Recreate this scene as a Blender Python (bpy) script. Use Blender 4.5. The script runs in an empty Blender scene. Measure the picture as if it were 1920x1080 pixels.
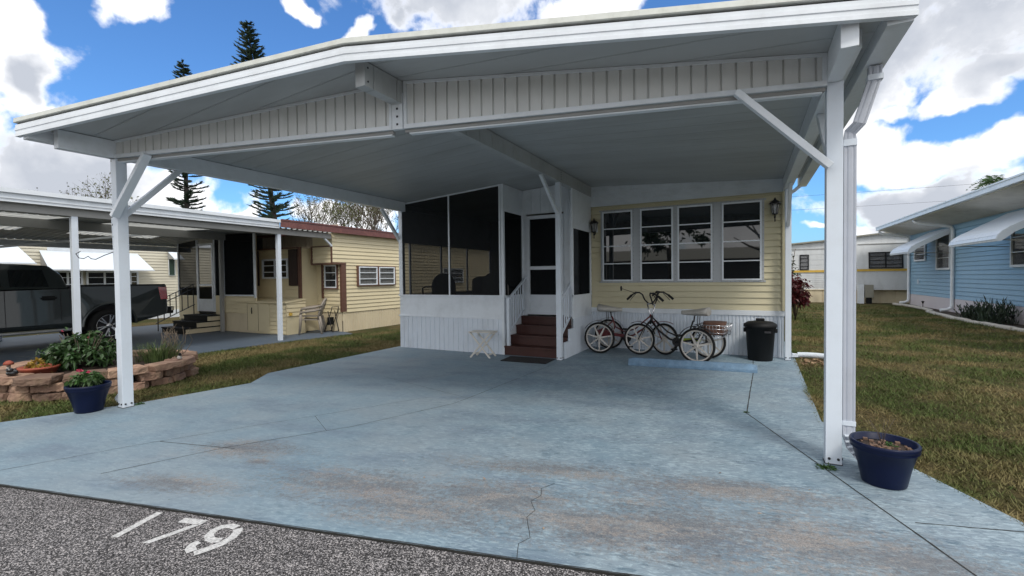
import bpy, bmesh, math, random
import numpy as np
from mathutils import Vector, Matrix, noise as mnoise
random.seed(7)
S = bpy.context.scene
COL = S.collection
R = math.radians

# ---------------------------------------------------------------- camera
yaw, pitch, roll = R(27.122), R(-1.2795), R(-0.6568)
fw = Vector((-math.sin(yaw)*math.cos(pitch), math.cos(yaw)*math.cos(pitch), math.sin(pitch)))
rt = Vector((math.cos(yaw), math.sin(yaw), 0)); up = rt.cross(fw)
r2 = rt*math.cos(roll) + up*math.sin(roll); u2 = -rt*math.sin(roll) + up*math.cos(roll)
cd = bpy.data.cameras.new('camera'); cam = bpy.data.objects.new('camera', cd); COL.objects.link(cam)
M4 = Matrix((( r2.x, u2.x, -fw.x, 0), (r2.y, u2.y, -fw.y, 0), (r2.z, u2.z, -fw.z, 1.5), (0, 0, 0, 1)))
cam.matrix_world = M4
cd.lens = 16.253; cd.sensor_width = 36; cd.clip_start = .05; cd.clip_end = 2000
S.camera = cam

# ---------------------------------------------------------------- world
SUN_AZ, SUN_EL = R(140), R(52)      # azimuth of the sun clockwise from +Y
w = bpy.data.worlds.new('World'); S.world = w; w.use_nodes = True
nt = w.node_tree; nt.nodes.clear()
def N(t, **k):
    n = nt.nodes.new(t)
    for a, b in k.items(): setattr(n, a, b)
    return n
def L(a, b): nt.links.new(a, b)
def MA(op, a, b=None, c=None, clamp=False):
    n = N('ShaderNodeMath', operation=op); n.use_clamp = clamp
    for i, v in enumerate((a, b, c)):
        if v is None: continue
        if isinstance(v, (int, float)): n.inputs[i].default_value = v
        else: L(v, n.inputs[i])
    return n.outputs[0]
def MIX(f, a, b):
    n = N('ShaderNodeMix', data_type='RGBA')
    for i, v in ((0, f), (6, a), (7, b)):
        if isinstance(v, (int, float)): n.inputs[i].default_value = v
        elif isinstance(v, tuple): n.inputs[i].default_value = (*v, 1)
        else: L(v, n.inputs[i])
    return n.outputs[2]
def SSTEP(v, a, b):
    n = N('ShaderNodeMapRange', interpolation_type='SMOOTHSTEP'); L(v, n.inputs[0])
    n.inputs[1].default_value = a; n.inputs[2].default_value = b
    return n.outputs[0]
sky = N('ShaderNodeTexSky', sky_type='NISHITA'); sky.sun_disc = False
sky.sun_elevation = SUN_EL; sky.sun_rotation = SUN_AZ; sky.air_density = 1.0; sky.dust_density = 1.2; sky.ozone_density = 2.5
tc = N('ShaderNodeTexCoord'); dirv = tc.outputs['Generated']
nm = N('ShaderNodeVectorMath', operation='NORMALIZE'); L(dirv, nm.inputs[0])
sx = N('ShaderNodeSeparateXYZ'); L(nm.outputs[0], sx.inputs[0])
az = MA('ARCTAN2', sx.outputs[0], sx.outputs[1]); el = MA('ARCSINE', sx.outputs[2])
ae = N('ShaderNodeCombineXYZ'); L(az, ae.inputs[0]); L(el, ae.inputs[1])
# cloud banks given by azimuth / elevation (radians), extents, 1 = heavy grey underside
BL = [(-1.300,0.376,0.045,0.080,0),(-1.276,0.294,0.061,0.065,0),(-1.243,0.238,0.050,0.054,0),(-1.270,0.295,0.034,0.033,1),(-1.256,0.162,0.130,0.060,1),(-1.40,0.30,0.1,0.2,0),(-1.162,0.436,0.075,0.030,0),(-0.909,0.481,0.024,0.018,0),(-1.098,0.146,0.098,0.050,0),(-1.019,0.129,0.042,0.017,0),(-0.814,0.134,0.112,0.042,0),(-0.614,0.521,0.209,0.050,1),(-0.782,0.475,0.041,0.021,0),(-0.276,0.508,0.120,0.038,0),(0.294,0.390,0.250,0.115,1),(0.12,0.35,0.1,0.08,1),(0.190,0.291,0.053,0.061,0),(0.282,0.269,0.067,0.022,0),(0.334,0.300,0.066,0.038,1),(0.191,0.216,0.064,0.045,0),(0.265,0.172,0.124,0.036,0),(0.340,0.187,0.049,0.026,0),(0.259,0.120,0.194,0.032,1),(0.162,0.080,0.075,0.008,0),(0.191,0.084,0.050,0.014,0),(0.26,0.055,0.09,0.012,0)]
nz = N('ShaderNodeTexNoise', noise_dimensions='3D'); L(nm.outputs[0], nz.inputs['Vector'])
nz.inputs['Scale'].default_value = 7; nz.inputs['Detail'].default_value = 9; nz.inputs['Roughness'].default_value = .56; nz.inputs['Distortion'].default_value = .35
nf = MA('SUBTRACT', nz.outputs[0], .5)
wz = N('ShaderNodeTexNoise', noise_dimensions='3D'); L(nm.outputs[0], wz.inputs['Vector']); wz.inputs['Scale'].default_value = 11; wz.inputs['Detail'].default_value = 4
wv = N('ShaderNodeVectorMath', operation='SUBTRACT'); L(wz.outputs['Color'], wv.inputs[0]); wv.inputs[1].default_value = (.5, .5, .5)
ws = N('ShaderNodeVectorMath', operation='MULTIPLY'); L(wv.outputs[0], ws.inputs[0]); ws.inputs[1].default_value = (.16, .10, 0)
aw = N('ShaderNodeVectorMath', operation='ADD'); L(ae.outputs[0], aw.inputs[0]); L(ws.outputs[0], aw.inputs[1]); ae = aw
nz3 = N('ShaderNodeTexNoise', noise_dimensions='3D'); L(nm.outputs[0], nz3.inputs['Vector'])
nz3.inputs['Scale'].default_value = 20; nz3.inputs['Detail'].default_value = 6; nz3.inputs['Roughness'].default_value = .6
acc = None; grey = None
for a, e, ra, re_, g in BL:
    sb = N('ShaderNodeVectorMath', operation='SUBTRACT'); L(ae.outputs[0], sb.inputs[0]); sb.inputs[1].default_value = (a, e, 0)
    ml = N('ShaderNodeVectorMath', operation='MULTIPLY'); L(sb.outputs[0], ml.inputs[0]); ml.inputs[1].default_value = (1/ra, 1/re_, 0)
    ln = N('ShaderNodeVectorMath', operation='LENGTH'); L(ml.outputs[0], ln.inputs[0])
    v = MA('MAXIMUM', MA('SUBTRACT', 1.0, ln.outputs['Value']), -1.0)
    acc = v if acc is None else MA('MAXIMUM', acc, v)
    if g: grey = v if grey is None else MA('MAXIMUM', grey, v)
away = MA('SUBTRACT', MA('ABSOLUTE', MA('ADD', az, .47)), 1.0)        # beyond the banks above: unseen cloud, thickened to brighten the ambient light
outf = SSTEP(away, 0, .25); hi = SSTEP(el, .52, .62)
gen = MA('MULTIPLY', MA('MAXIMUM', outf, hi), 1.45)
acc2 = MA('ADD', MA('MAXIMUM', acc, -.9), gen)
field = MA('ADD', acc2, MA('ADD', MA('MULTIPLY', nf, 2.5), MA('MULTIPLY', MA('SUBTRACT', nz3.outputs[0], .5), .9)))
mask = SSTEP(field, -.08, .46)
nz2 = N('ShaderNodeTexNoise', noise_dimensions='3D'); mp = N('ShaderNodeMapping'); L(nm.outputs[0], mp.inputs[0]); mp.inputs['Location'].default_value = (3, 1, 7.2)
L(mp.outputs[0], nz2.inputs['Vector']); nz2.inputs['Scale'].default_value = 9; nz2.inputs['Detail'].default_value = 6
depth = MA('ADD', MA('MULTIPLY', SSTEP(field, .3, 1.3), .22), MA('MULTIPLY', SSTEP(MA('ADD', grey, MA('MULTIPLY', nf, 1.6)), -.45, .55), .85))
gsh = MA('ADD', depth, MA('MULTIPLY', MA('SUBTRACT', nz2.outputs[0], .5), 1.3), None, True)
gsh2 = MA('MULTIPLY', gsh, SSTEP(field, .1, .5))
ccol = MIX(gsh2, (1.02, 1.02, 1.03), (.45, .48, .54))
skm = N('ShaderNodeVectorMath', operation='MULTIPLY'); L(sky.outputs[0], skm.inputs[0]); skm.inputs[1].default_value = (.066, .108, .150)
fin = MIX(mask, skm.outputs[0], ccol)
bg = N('ShaderNodeBackground'); L(fin, bg.inputs[0]); bg.inputs[1].default_value = 1.0
wo = N('ShaderNodeOutputWorld'); L(bg.outputs[0], wo.inputs[0])

sd = bpy.data.lights.new('sun', 'SUN'); sun = bpy.data.objects.new('sun', sd); COL.objects.link(sun)
sd.energy = 1.5; sd.angle = R(14); sd.color = (1, .95, .87)
sdir = Vector((math.sin(SUN_AZ)*math.cos(SUN_EL), math.cos(SUN_AZ)*math.cos(SUN_EL), math.sin(SUN_EL)))
sun.rotation_euler = sdir.to_track_quat('Z', 'Y').to_euler()
S.view_settings.view_transform = 'Standard'; S.view_settings.look = 'None'; S.view_settings.gamma = 1
S.view_settings.exposure = 0.42
S.cycles.max_bounces = 8; S.cycles.transparent_max_bounces = 16

# ---------------------------------------------------------------- materials
MATS = {}
def mat(name, base, rough=.55, metal=0.0, var=.10, vs=2.0, bump=0.0, bs=60, coat=0.0, spec=.5, dirt=None, dirt_amt=.3, dirt_scale=1.5, trans=0.0, stretch=None):
    if name in MATS: return MATS[name]
    m = bpy.data.materials.new(name); m.use_nodes = True; t = m.node_tree; n = t.nodes; l = t.links
    b = n['Principled BSDF']; b.inputs['Roughness'].default_value = rough; b.inputs['Metallic'].default_value = metal
    b.inputs['Coat Weight'].default_value = coat; b.inputs['Specular IOR Level'].default_value = spec
    tcn = n.new('ShaderNodeTexCoord'); src = tcn.outputs['Object']
    if stretch:
        mpn = n.new('ShaderNodeMapping'); l.new(src, mpn.inputs[0]); mpn.inputs['Scale'].default_value = stretch; src = mpn.outputs[0]
    nz = n.new('ShaderNodeTexNoise'); l.new(src, nz.inputs['Vector']); nz.inputs['Scale'].default_value = vs; nz.inputs['Detail'].default_value = 6; nz.inputs['Roughness'].default_value = .6
    mx = n.new('ShaderNodeMix'); mx.data_type = 'RGBA'; l.new(nz.outputs[0], mx.inputs[0])
    mx.inputs[6].default_value = (*[c*(1-var*1.6) for c in base], 1); mx.inputs[7].default_value = (*[min(1, c*(1+var*1.6)) for c in base], 1)
    out = mx.outputs[2]
    if dirt:
        n2 = n.new('ShaderNodeTexNoise'); l.new(src, n2.inputs['Vector']); n2.inputs['Scale'].default_value = dirt_scale; n2.inputs['Detail'].default_value = 8; n2.inputs['Roughness'].default_value = .7
        mr = n.new('ShaderNodeMapRange'); l.new(n2.outputs[0], mr.inputs[0]); mr.inputs[1].default_value = .48; mr.inputs[2].default_value = .72; mr.inputs[4].default_value = dirt_amt
        m2 = n.new('ShaderNodeMix'); m2.data_type = 'RGBA'; l.new(mr.outputs[0], m2.inputs[0]); l.new(out, m2.inputs[6]); m2.inputs[7].default_value = (*dirt, 1); out = m2.outputs[2]
    isl = .55 if ('leaf' in name or 'foliage' in name) else (.45 if 'stone' in name else 0)
    if isl:
        ge = n.new('ShaderNodeNewGeometry'); hv = n.new('ShaderNodeHueSaturation'); mr2 = n.new('ShaderNodeMapRange'); l.new(ge.outputs['Random Per Island'], mr2.inputs[0]); mr2.inputs[3].default_value = 1-isl; mr2.inputs[4].default_value = 1+isl
        l.new(mr2.outputs[0], hv.inputs['Value']); l.new(out, hv.inputs['Color']); out = hv.outputs[0]
        mr4 = n.new('ShaderNodeMapRange'); l.new(nz.outputs[0], mr4.inputs[0]); mr4.inputs[3].default_value = .47; mr4.inputs[4].default_value = .53; l.new(mr4.outputs[0], hv.inputs['Hue'])
    l.new(out, b.inputs['Base Color'])
    if bump:
        n3 = n.new('ShaderNodeTexNoise'); l.new(src, n3.inputs['Vector']); n3.inputs['Scale'].default_value = bs; n3.inputs['Detail'].default_value = 4
        bp = n.new('ShaderNodeBump'); bp.inputs['Strength'].default_value = bump; bp.inputs['Distance'].default_value = .01; l.new(n3.outputs[0], bp.inputs['Height']); l.new(bp.outputs[0], b.inputs['Normal'])
    if trans:
        tb = n.new('ShaderNodeBsdfTranslucent'); l.new(out, tb.inputs[0]); ms = n.new('ShaderNodeMixShader'); ms.inputs[0].default_value = trans
        l.new(b.outputs[0], ms.inputs[1]); l.new(tb.outputs[0], ms.inputs[2]); l.new(ms.outputs[0], n['Material Output'].inputs[0])
    MATS[name] = m; return m
def see_mat(name, col, alpha, rough=.3, gloss=.05, tint=(1, 1, 1)):
    m = bpy.data.materials.new(name); m.use_nodes = True; t = m.node_tree; n = t.nodes; l = t.links
    b = n['Principled BSDF']; b.inputs['Base Color'].default_value = (*col, 1); b.inputs['Roughness'].default_value = rough; b.inputs['Specular IOR Level'].default_value = gloss
    tr = n.new('ShaderNodeBsdfTransparent'); tr.inputs[0].default_value = (*tint, 1)
    nz = n.new('ShaderNodeTexNoise'); nz.inputs['Scale'].default_value = 2.0; tcn = n.new('ShaderNodeTexCoord'); l.new(tcn.outputs['Object'], nz.inputs['Vector'])
    mr = n.new('ShaderNodeMapRange'); l.new(nz.outputs[0], mr.inputs[0]); mr.inputs[3].default_value = alpha-.04; mr.inputs[4].default_value = alpha+.04
    ms = n.new('ShaderNodeMixShader'); l.new(mr.outputs[0], ms.inputs[0]); l.new(tr.outputs[0], ms.inputs[1]); l.new(b.outputs[0], ms.inputs[2])
    l.new(ms.outputs[0], n['Material Output'].inputs[0]); return m

white = mat('white_aluminium', (.74, .785, .83), .42, var=.06, vs=1.5, dirt=(.34, .36, .36), dirt_amt=.28, dirt_scale=2.5)
whiteD = mat('white_post_paint', (.66, .72, .79), .38, var=.04, vs=1.2, dirt=(.45, .46, .46), dirt_amt=.2, dirt_scale=3)
ribw = mat('ribbed_white_panel', (.70, .715, .71), .5, var=.07, vs=2, dirt=(.4, .39, .35), dirt_amt=.3, dirt_scale=2, stretch=(1, 1, .3))
edge = mat('weathered_roof_edge', (.60, .62, .58), .6, var=.12, vs=6, dirt=(.30, .30, .24), dirt_amt=.35, dirt_scale=9)
darkgap = mat('dark_gap', (.03, .03, .035), .8, var=.2)
bolt = mat('dark_bolt_head', (.05, .05, .06), .5, .6, var=.2)
yellow = mat('pale_yellow_siding', (.62, .565, .385), .5, var=.05, vs=1.2, dirt=(.42, .36, .2), dirt_amt=.25, dirt_scale=1.2)
cream = mat('cream_siding', (.70, .61, .40), .55, var=.05, vs=1.0, dirt=(.45, .38, .24), dirt_amt=.22, dirt_scale=1.3)
creamskirt = mat('cream_skirting', (.66, .57, .40), .6, var=.06, vs=1.5, dirt=(.36, .29, .18), dirt_amt=.4, dirt_scale=2, stretch=(1, 1, .4))
blue = mat('light_blue_siding', (.265, .435, .575), .5, var=.05, vs=.8, dirt=(.16, .28, .38), dirt_amt=.25, dirt_scale=1)
farcream = mat('pale_cream_siding', (.66, .62, .50), .5, var=.05, vs=1)
brown = mat('brown_wood_trim', (.13, .062, .042), .6, var=.2, vs=8)
redroof = mat('red_metal_fascia', (.135, .048, .042), .5, var=.15, vs=4, dirt=(.35, .14, .10), dirt_amt=.3, dirt_scale=8)
screen = see_mat('dark_insect_screen', (.016, .018, .020), .76, .9, .0)
screen2 = see_mat('denser_insect_screen', (.014, .016, .018), .90, .9, .0)
glass = mat('dark_window_glass', (.006, .008, .010), .02, var=.2, vs=1, bump=.02, bs=1.4, spec=1.0)
clear = see_mat('thin_clear_glass', (.02, .025, .03), .35, .03, .9)
curtain = mat('white_curtain', (.5, .5, .5), .9, var=.25, vs=12, stretch=(1, 1, .1))
stepred = mat('red_brown_step_paint', (.052, .015, .010), .5, var=.2, vs=6, dirt=(.07, .035, .03), dirt_amt=.4, dirt_scale=5)
blackm = mat('black_metal', (.015, .015, .017), .4, .3, var=.2)
blackp = mat('black_plastic', (.009, .010, .011), .55, var=.15, vs=6, spec=.2, dirt=(.014, .014, .014), dirt_amt=.5, dirt_scale=5)
rubber = mat('tyre_rubber', (.010, .010, .010), .9, var=.2, vs=10)
wheelw = mat('off_white_wheel', (.55, .52, .48), .5, var=.1, vs=8)
chrome = mat('chrome', (.6, .6, .62), .18, 1.0, var=.1)
seatw = mat('worn_white_vinyl', (.48, .46, .42), .6, var=.15, vs=14, dirt=(.2, .18, .15), dirt_amt=.5, dirt_scale=14)
dkred = mat('dark_red_enamel', (.12, .015, .018), .35, var=.15, coat=.4)
navy = mat('navy_glazed_ceramic', (.003, .007, .032), .38, var=.2, vs=5, spec=.22, dirt=(.006, .012, .035), dirt_amt=.3, dirt_scale=7)
soil = mat('potting_soil', (.035, .022, .015), .95, var=.5, vs=40, bump=1, bs=60)
leafg = mat('green_leaf', (.050, .105, .028), .5, var=.45, vs=9, trans=.25)
leafd = mat('dark_green_leaf', (.026, .058, .022), .5, var=.4, vs=7, trans=.2)
leafo = mat('olive_leaf', (.095, .105, .035), .6, var=.4, vs=5, trans=.3)
leafr = mat('dark_red_leaf', (.085, .012, .018), .45, var=.6, vs=7, trans=.25)
leafy = mat('yellow_orange_leaf', (.30, .20, .03), .5, var=.3, vs=12, trans=.25)
pale_leaf = mat('pale_blade_leaf', (.22, .27, .20), .5, var=.3, vs=9, trans=.2)
petal = mat('pink_petal', (.50, .06, .12), .5, var=.25, vs=20, trans=.2)
bark = mat('grey_brown_bark', (.085, .065, .048), .9, var=.35, vs=6, bump=.8, bs=25)
pineg = mat('norfolk_pine_foliage', (.016, .036, .018), .7, var=.45, vs=1.2, trans=.1)
stone = mat('tan_red_stone', (.25, .155, .110), .9, var=.35, vs=6, bump=.8, bs=30, dirt=(.38, .27, .19), dirt_amt=.7, dirt_scale=7)
resin = mat('weathered_beige_resin', (.27, .235, .195), .5, var=.1, vs=6)
edgest = mat('pale_edging_concrete', (.46, .44, .40), .9, var=.2, vs=5, bump=.5, bs=20)
truckp = mat('grey_green_truck_paint', (.024, .032, .034), .30, .35, var=.08, vs=1, coat=.8)
redlamp = mat('red_tail_lamp', (.38, .006, .010), .15, var=.2, coat=.8)
mulch = mat('dark_mulch', (.045, .032, .024), .95, var=.5, vs=20, bump=1, bs=40)
awn = mat('white_awning_enamel', (.66, .72, .78), .45, var=.04, vs=1.5)
bagb = mat('brown_basket_cloth', (.13, .065, .045), .85, var=.4, vs=30)
lime = mat('lime_reflector_plastic', (.35, .45, .03), .4, var=.1)
galv = mat('grey_utility_metal', (.30, .29, .24), .5, .3, var=.15, vs=5)
rubmat = mat('black_rubber_mat', (.012, .012, .013), .9, var=.3, vs=30, bump=.6, bs=120)
terra = mat('terracotta', (.30, .07, .04), .7, var=.2, vs=9)
skirtw = mat('white_ribbed_skirting', (.69, .75, .82), .5, var=.06, vs=1.6, dirt=(.36, .36, .36), dirt_amt=.3, dirt_scale=2.2, stretch=(1, 1, .5))
trailerw = mat('old_white_trailer_metal', (.60, .62, .63), .5, var=.07, vs=1, dirt=(.30, .30, .28), dirt_amt=.4, dirt_scale=2.2, stretch=(1, 1, .35))
ystripe = mat('yellow_stripe_paint', (.62, .40, .07), .5, var=.15, vs=3)
soffit = mat('grey_soffit_board', (.30, .30, .29), .8, var=.12, vs=2.5, stretch=(1, 1, .4))
trans_panel = mat('translucent_roof_panel', (.60, .60, .56), .6, var=.2, trans=.45)

# ceiling: faint pan seams every 0.3 m
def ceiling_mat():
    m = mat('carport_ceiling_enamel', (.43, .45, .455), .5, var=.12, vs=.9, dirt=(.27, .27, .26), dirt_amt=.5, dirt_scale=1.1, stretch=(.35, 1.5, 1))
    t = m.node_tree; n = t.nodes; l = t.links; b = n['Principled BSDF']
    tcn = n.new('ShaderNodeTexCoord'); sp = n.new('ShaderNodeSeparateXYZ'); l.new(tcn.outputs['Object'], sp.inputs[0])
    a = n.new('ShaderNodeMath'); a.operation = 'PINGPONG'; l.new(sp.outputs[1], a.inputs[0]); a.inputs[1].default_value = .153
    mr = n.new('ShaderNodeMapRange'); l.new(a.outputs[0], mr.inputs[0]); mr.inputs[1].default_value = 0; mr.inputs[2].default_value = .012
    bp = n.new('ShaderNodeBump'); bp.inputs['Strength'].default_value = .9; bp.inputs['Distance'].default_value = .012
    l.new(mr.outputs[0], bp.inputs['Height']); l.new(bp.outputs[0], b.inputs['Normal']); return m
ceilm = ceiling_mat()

# ---------------------------------------------------------------- mesh helpers
class G:
    def __init__(s): s.b = bmesh.new(); s.mi = 0
    def face(s, vs):
        f = s.b.faces.new(vs); f.material_index = s.mi; return f
    def poly(s, pts): return s.face([s.b.verts.new(p) for p in pts])
    def box(s, x0, x1, y0, y1, z0, z1):
        return s.hexa([(x0,y0,z0),(x1,y0,z0),(x1,y1,z0),(x0,y1,z0)], [(x0,y0,z1),(x1,y0,z1),(x1,y1,z1),(x0,y1,z1)])
    def hexa(s, bot, top):
        a = [s.b.verts.new(p) for p in bot]; c = [s.b.verts.new(p) for p in top]; k = len(a)
        s.face(a[::-1]); s.face(c)
        for i in range(k): s.face([a[i], a[(i+1) % k], c[(i+1) % k], c[i]])
    def prism(s, pts, z0, z1): s.hexa([(p[0], p[1], z0) for p in pts], [(p[0], p[1], z1) for p in pts])
    def bar(s, p0, p1, w, h, upv=(0,0,1)):
        p0, p1 = Vector(p0), Vector(p1); d = (p1-p0).normalized(); sd_ = d.cross(Vector(upv))
        if sd_.length < 1e-4: sd_ = d.cross(Vector((1,0,0)))
        sd_.normalize(); u = sd_.cross(d)
        c = [(-1,-1),(1,-1),(1,1),(-1,1)]
        s.hexa([p0+sd_*(a*w/2)+u*(b*h/2) for a, b in c], [p1+sd_*(a*w/2)+u*(b*h/2) for a, b in c])
    def tube(s, path, r, n=8, cap=True):
        path = [Vector(p) for p in path]; rr = r if isinstance(r, (list, tuple)) else [r]*len(path)
        rings = []; ref = None
        for i, p in enumerate(path):
            d = (path[min(i+1, len(path)-1)] - path[max(i-1, 0)]).normalized()
            if ref is None: ref = d.orthogonal().normalized()
            ref = (ref - d*ref.dot(d)); ref = ref.normalized() if ref.length > 1e-5 else d.orthogonal().normalized()
            bn = d.cross(ref)
            rings.append([s.b.verts.new(p + (ref*math.cos(2*math.pi*k/n) + bn*math.sin(2*math.pi*k/n))*rr[i]) for k in range(n)])
        for a, c in zip(rings, rings[1:]):
            for k in range(n):
                f = s.face([a[k], a[(k+1) % n], c[(k+1) % n], c[k]]); f.smooth = True
        if cap: s.face(rings[0][::-1]); s.face(rings[-1])
    def lathe(s, prof, c=(0,0,0), n=28, ax='z', sq=0.0, close=False):
        rings = []
        for r, z in prof:
            ring = []
            for k in range(n):
                a = 2*math.pi*k/n; ca, sa = math.cos(a), math.sin(a)
                q = 1.0 + sq*(1-abs(math.cos(2*a)))*.0 + sq*(abs(math.sin(2*a))**2)
                x, y = r*ca*q, r*sa*q
                p = (x, y, z) if ax == 'z' else ((x, z, y) if ax == 'y' else (z, x, y))
                ring.append(s.b.verts.new((c[0]+p[0], c[1]+p[1], c[2]+p[2])))
            rings.append(ring)
        prs = list(zip(rings, rings[1:]))
        if close: prs.append((rings[-1], rings[0]))
        for a, d in prs:
            for k in range(n):
                f = s.face([a[k], a[(k+1) % n], d[(k+1) % n], d[k]]); f.smooth = True
        if not close: s.face(rings[0][::-1]); s.face(rings[-1])
    def sheet(s, prof, dirv, zf=None):
        """prof: list of points; extruded by dirv (or between callables)"""
        a = [s.b.verts.new(p) for p in prof]; d = Vector(dirv); c = [s.b.verts.new(Vector(p)+d) for p in prof]
        for i in range(len(a)-1): s.face([a[i], a[i+1], c[i+1], c[i]])
    def ribs(s, p0, dirv, nrm, Ln, z0f, z1f, pitch=.1, depth=.012, groove=.018):
        d = Vector(dirv).normalized(); nn = Vector(nrm).normalized(); P = Vector((p0[0], p0[1], 0))
        pts = []; x = 0
        while x < Ln:
            e = min(x+pitch-groove, Ln); pts += [(x, 0), (e, 0)]
            if x+pitch < Ln: pts += [(e+groove*.25, -depth), (e+groove*.75, -depth)]
            x += pitch
        f = lambda z: z if callable(z) else (lambda q: z)
        z0f = z0f if callable(z0f) else (lambda q, v=z0f: v); z1f = z1f if callable(z1f) else (lambda q, v=z1f: v)
        a = []; c = []
        for q, dn in pts:
            b_ = P + d*q + nn*dn
            a.append(s.b.verts.new((b_.x, b_.y, z0f(q)))); c.append(s.b.verts.new((b_.x, b_.y, z1f(q))))
        for i in range(len(a)-1): s.face([a[i], a[i+1], c[i+1], c[i]])
    def siding(s, p0, dirv, nrm, Ln, z0, z1, course=.115, depth=.020):
        d = Vector(dirv).normalized()*Ln; nn = Vector(nrm).normalized(); P = Vector((p0[0], p0[1], 0)); pts = []
        z = z0
        while z < z1-1e-4:
            ze = min(z+course, z1)
            rc = course*.055; pts += [P-nn*.006+Vector((0,0,z)), P+nn*depth+Vector((0,0,z+.001)), P+nn*(depth*.97)+Vector((0,0,z+.012)), P+nn*.001+Vector((0,0,ze-rc)), P-nn*.006+Vector((0,0,ze-rc*.8))]
            z = ze
        s.sheet(pts, d)
ROOTM = {}
def link(o): COL.objects.link(o); return o
def thing(name, label, cat, loc=(0,0,0), rotz=0.0, group=None):
    o = link(bpy.data.objects.new(name, None)); o.location = loc; o.rotation_euler = (0, 0, rotz); o.empty_display_size = .2
    o['label'] = label; o['category'] = cat
    if group: o['group'] = group
    ROOTM[o] = Matrix.Translation(loc) @ Matrix.Rotation(rotz, 4, 'Z'); return o
def obj(name, g, m, parent=None, local=False, label=None, bevel=0.0, smooth=False, kind=None):
    me = bpy.data.meshes.new(name); bmesh.ops.recalc_face_normals(g.b, faces=g.b.faces[:]) if not getattr(g, 'noflip', False) else None
    if bevel: bmesh.ops.bevel(g.b, geom=g.b.edges[:], offset=bevel, segments=2, profile=.5, affect='EDGES', clamp_overlap=True)
    if smooth:
        for f in g.b.faces: f.smooth = True
    g.b.to_mesh(me); g.b.free()
    for x in (m if isinstance(m, (list, tuple)) else [m]): me.materials.append(x)
    o = link(bpy.data.objects.new(name, me))
    if parent is not None:
        rt_ = parent
        while rt_.parent is not None: rt_ = rt_.parent
        if not local: me.transform(ROOTM.get(rt_, Matrix()).inverted())
        o.parent = parent
    if label: o['label'] = label
    if kind: o['kind'] = kind
    return o
def tag(o, label, cat, group=None, kind=None):
    o['label'] = label; o['category'] = cat
    if group: o['group'] = group
    if kind: o['kind'] = kind
    return o
def copy_tree(o, parent=None, root=True):
    c = o.copy(); link(c); c.parent = parent
    for ch in list(o.children): copy_tree(ch, c, False)
    return c
def window(parent, p0, dirv, nrm, s0, s1, z0, z1, rows, fm, pm, fw_=.035, dep=.035, cols=1, name='window', back=None):
    d = Vector(dirv).normalized(); nn = Vector(nrm).normalized(); P = Vector((p0[0], p0[1], 0))
    def q(sv, n, z): v = P+d*sv+nn*n; return (v.x, v.y, z)
    def bx(g, a, b, n0, n1, c, e): g.hexa([q(a,n0,c), q(b,n0,c), q(b,n1,c), q(a,n1,c)], [q(a,n0,e), q(b,n0,e), q(b,n1,e), q(a,n1,e)])
    g = G()
    bx(g, s0, s1, .002, dep, z0, z0+fw_); bx(g, s0, s1, .002, dep, z1-fw_, z1)
    bx(g, s0, s0+fw_, .002, dep, z0+fw_, z1-fw_); bx(g, s1-fw_, s1, .002, dep, z0+fw_, z1-fw_)
    for c in range(1, cols):
        x = s0+(s1-s0)*c/cols; bx(g, x-fw_/2, x+fw_/2, .004, dep-.003, z0+fw_, z1-fw_)
    for r in range(1, rows):
        z = z0+(z1-z0)*r/rows; bx(g, s0+fw_, s1-fw_, .010, dep-.006, z-.011, z+.011)
    w_ = obj(name, g, fm, parent)
    g = G(); bx(g, s0+.01, s1-.01, .012 if not back else .016, .018 if not back else .020, z0+.01, z1-.01); obj('pane', g, pm, w_)
    if back:
        g = G(); pts = []; n_ = int((s1-s0)/.012)
        for i in range(n_+1):
            sv = s0+.02+(s1-s0-.04)*i/n_; pts.append(q(sv, .008+.004*math.sin(i*1.1), z0+.02))
        g.sheet(pts, (0, 0, z1-z0-.04)); obj('curtain', g, back, w_)
    return w_

# ---------------------------------------------------------------- ground surfaces
def street_y(x): return 2.31 + .2267*(x+.48)
TH = math.atan(.2267)
def ground_mat():
    m = bpy.data.materials.new('lawn_ground'); m.use_nodes = True; t = m.node_tree; n = t.nodes; l = t.links; b = n['Principled BSDF']; b.inputs['Roughness'].default_value = .95
    b.inputs['Specular IOR Level'].default_value = .1
    tcn = n.new('ShaderNodeTexCoord')
    def nz(s, d=6, r=.6):
        q = n.new('ShaderNodeTexNoise'); l.new(tcn.outputs['Object'], q.inputs['Vector']); q.inputs['Scale'].default_value = s; q.inputs['Detail'].default_value = d; q.inputs['Roughness'].default_value = r; return q.outputs[0]
    def mx(f, a, c):
        q = n.new('ShaderNodeMix'); q.data_type = 'RGBA'; l.new(f, q.inputs[0])
        for i, v in ((6, a), (7, c)):
            if isinstance(v, tuple): q.inputs[i].default_value = (*v, 1)
            else: l.new(v, q.inputs[i])
        return q.outputs[2]
    def ss(v, a, c):
        q = n.new('ShaderNodeMapRange'); q.interpolation_type = 'SMOOTHSTEP'; l.new(v, q.inputs[0]); q.inputs[1].default_value = a; q.inputs[2].default_value = c; return q.outputs[0]
    c1 = mx(ss(nz(.9), .38, .62), (.060, .070, .024), (.150, .115, .055))
    c2 = mx(ss(nz(22, 8, .75), .40, .66), c1, (.035, .034, .014))
    c3 = mx(ss(nz(60, 4, .8), .56, .72), c2, (.20, .155, .085))
    l.new(c3, b.inputs['Base Color'])
    bp = n.new('ShaderNodeBump'); bp.inputs['Strength'].default_value = 1; bp.inputs['Distance'].default_value = .03; l.new(nz(45, 6, .8), bp.inputs['Height']); l.new(bp.outputs[0], b.inputs['Normal'])
    return m
gm = ground_mat()
g = G(); g.box(-300, 300, -200, 400, -.30, -.035); o = obj('lawn_ground', g, gm); o['kind'] = 'structure'

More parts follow.
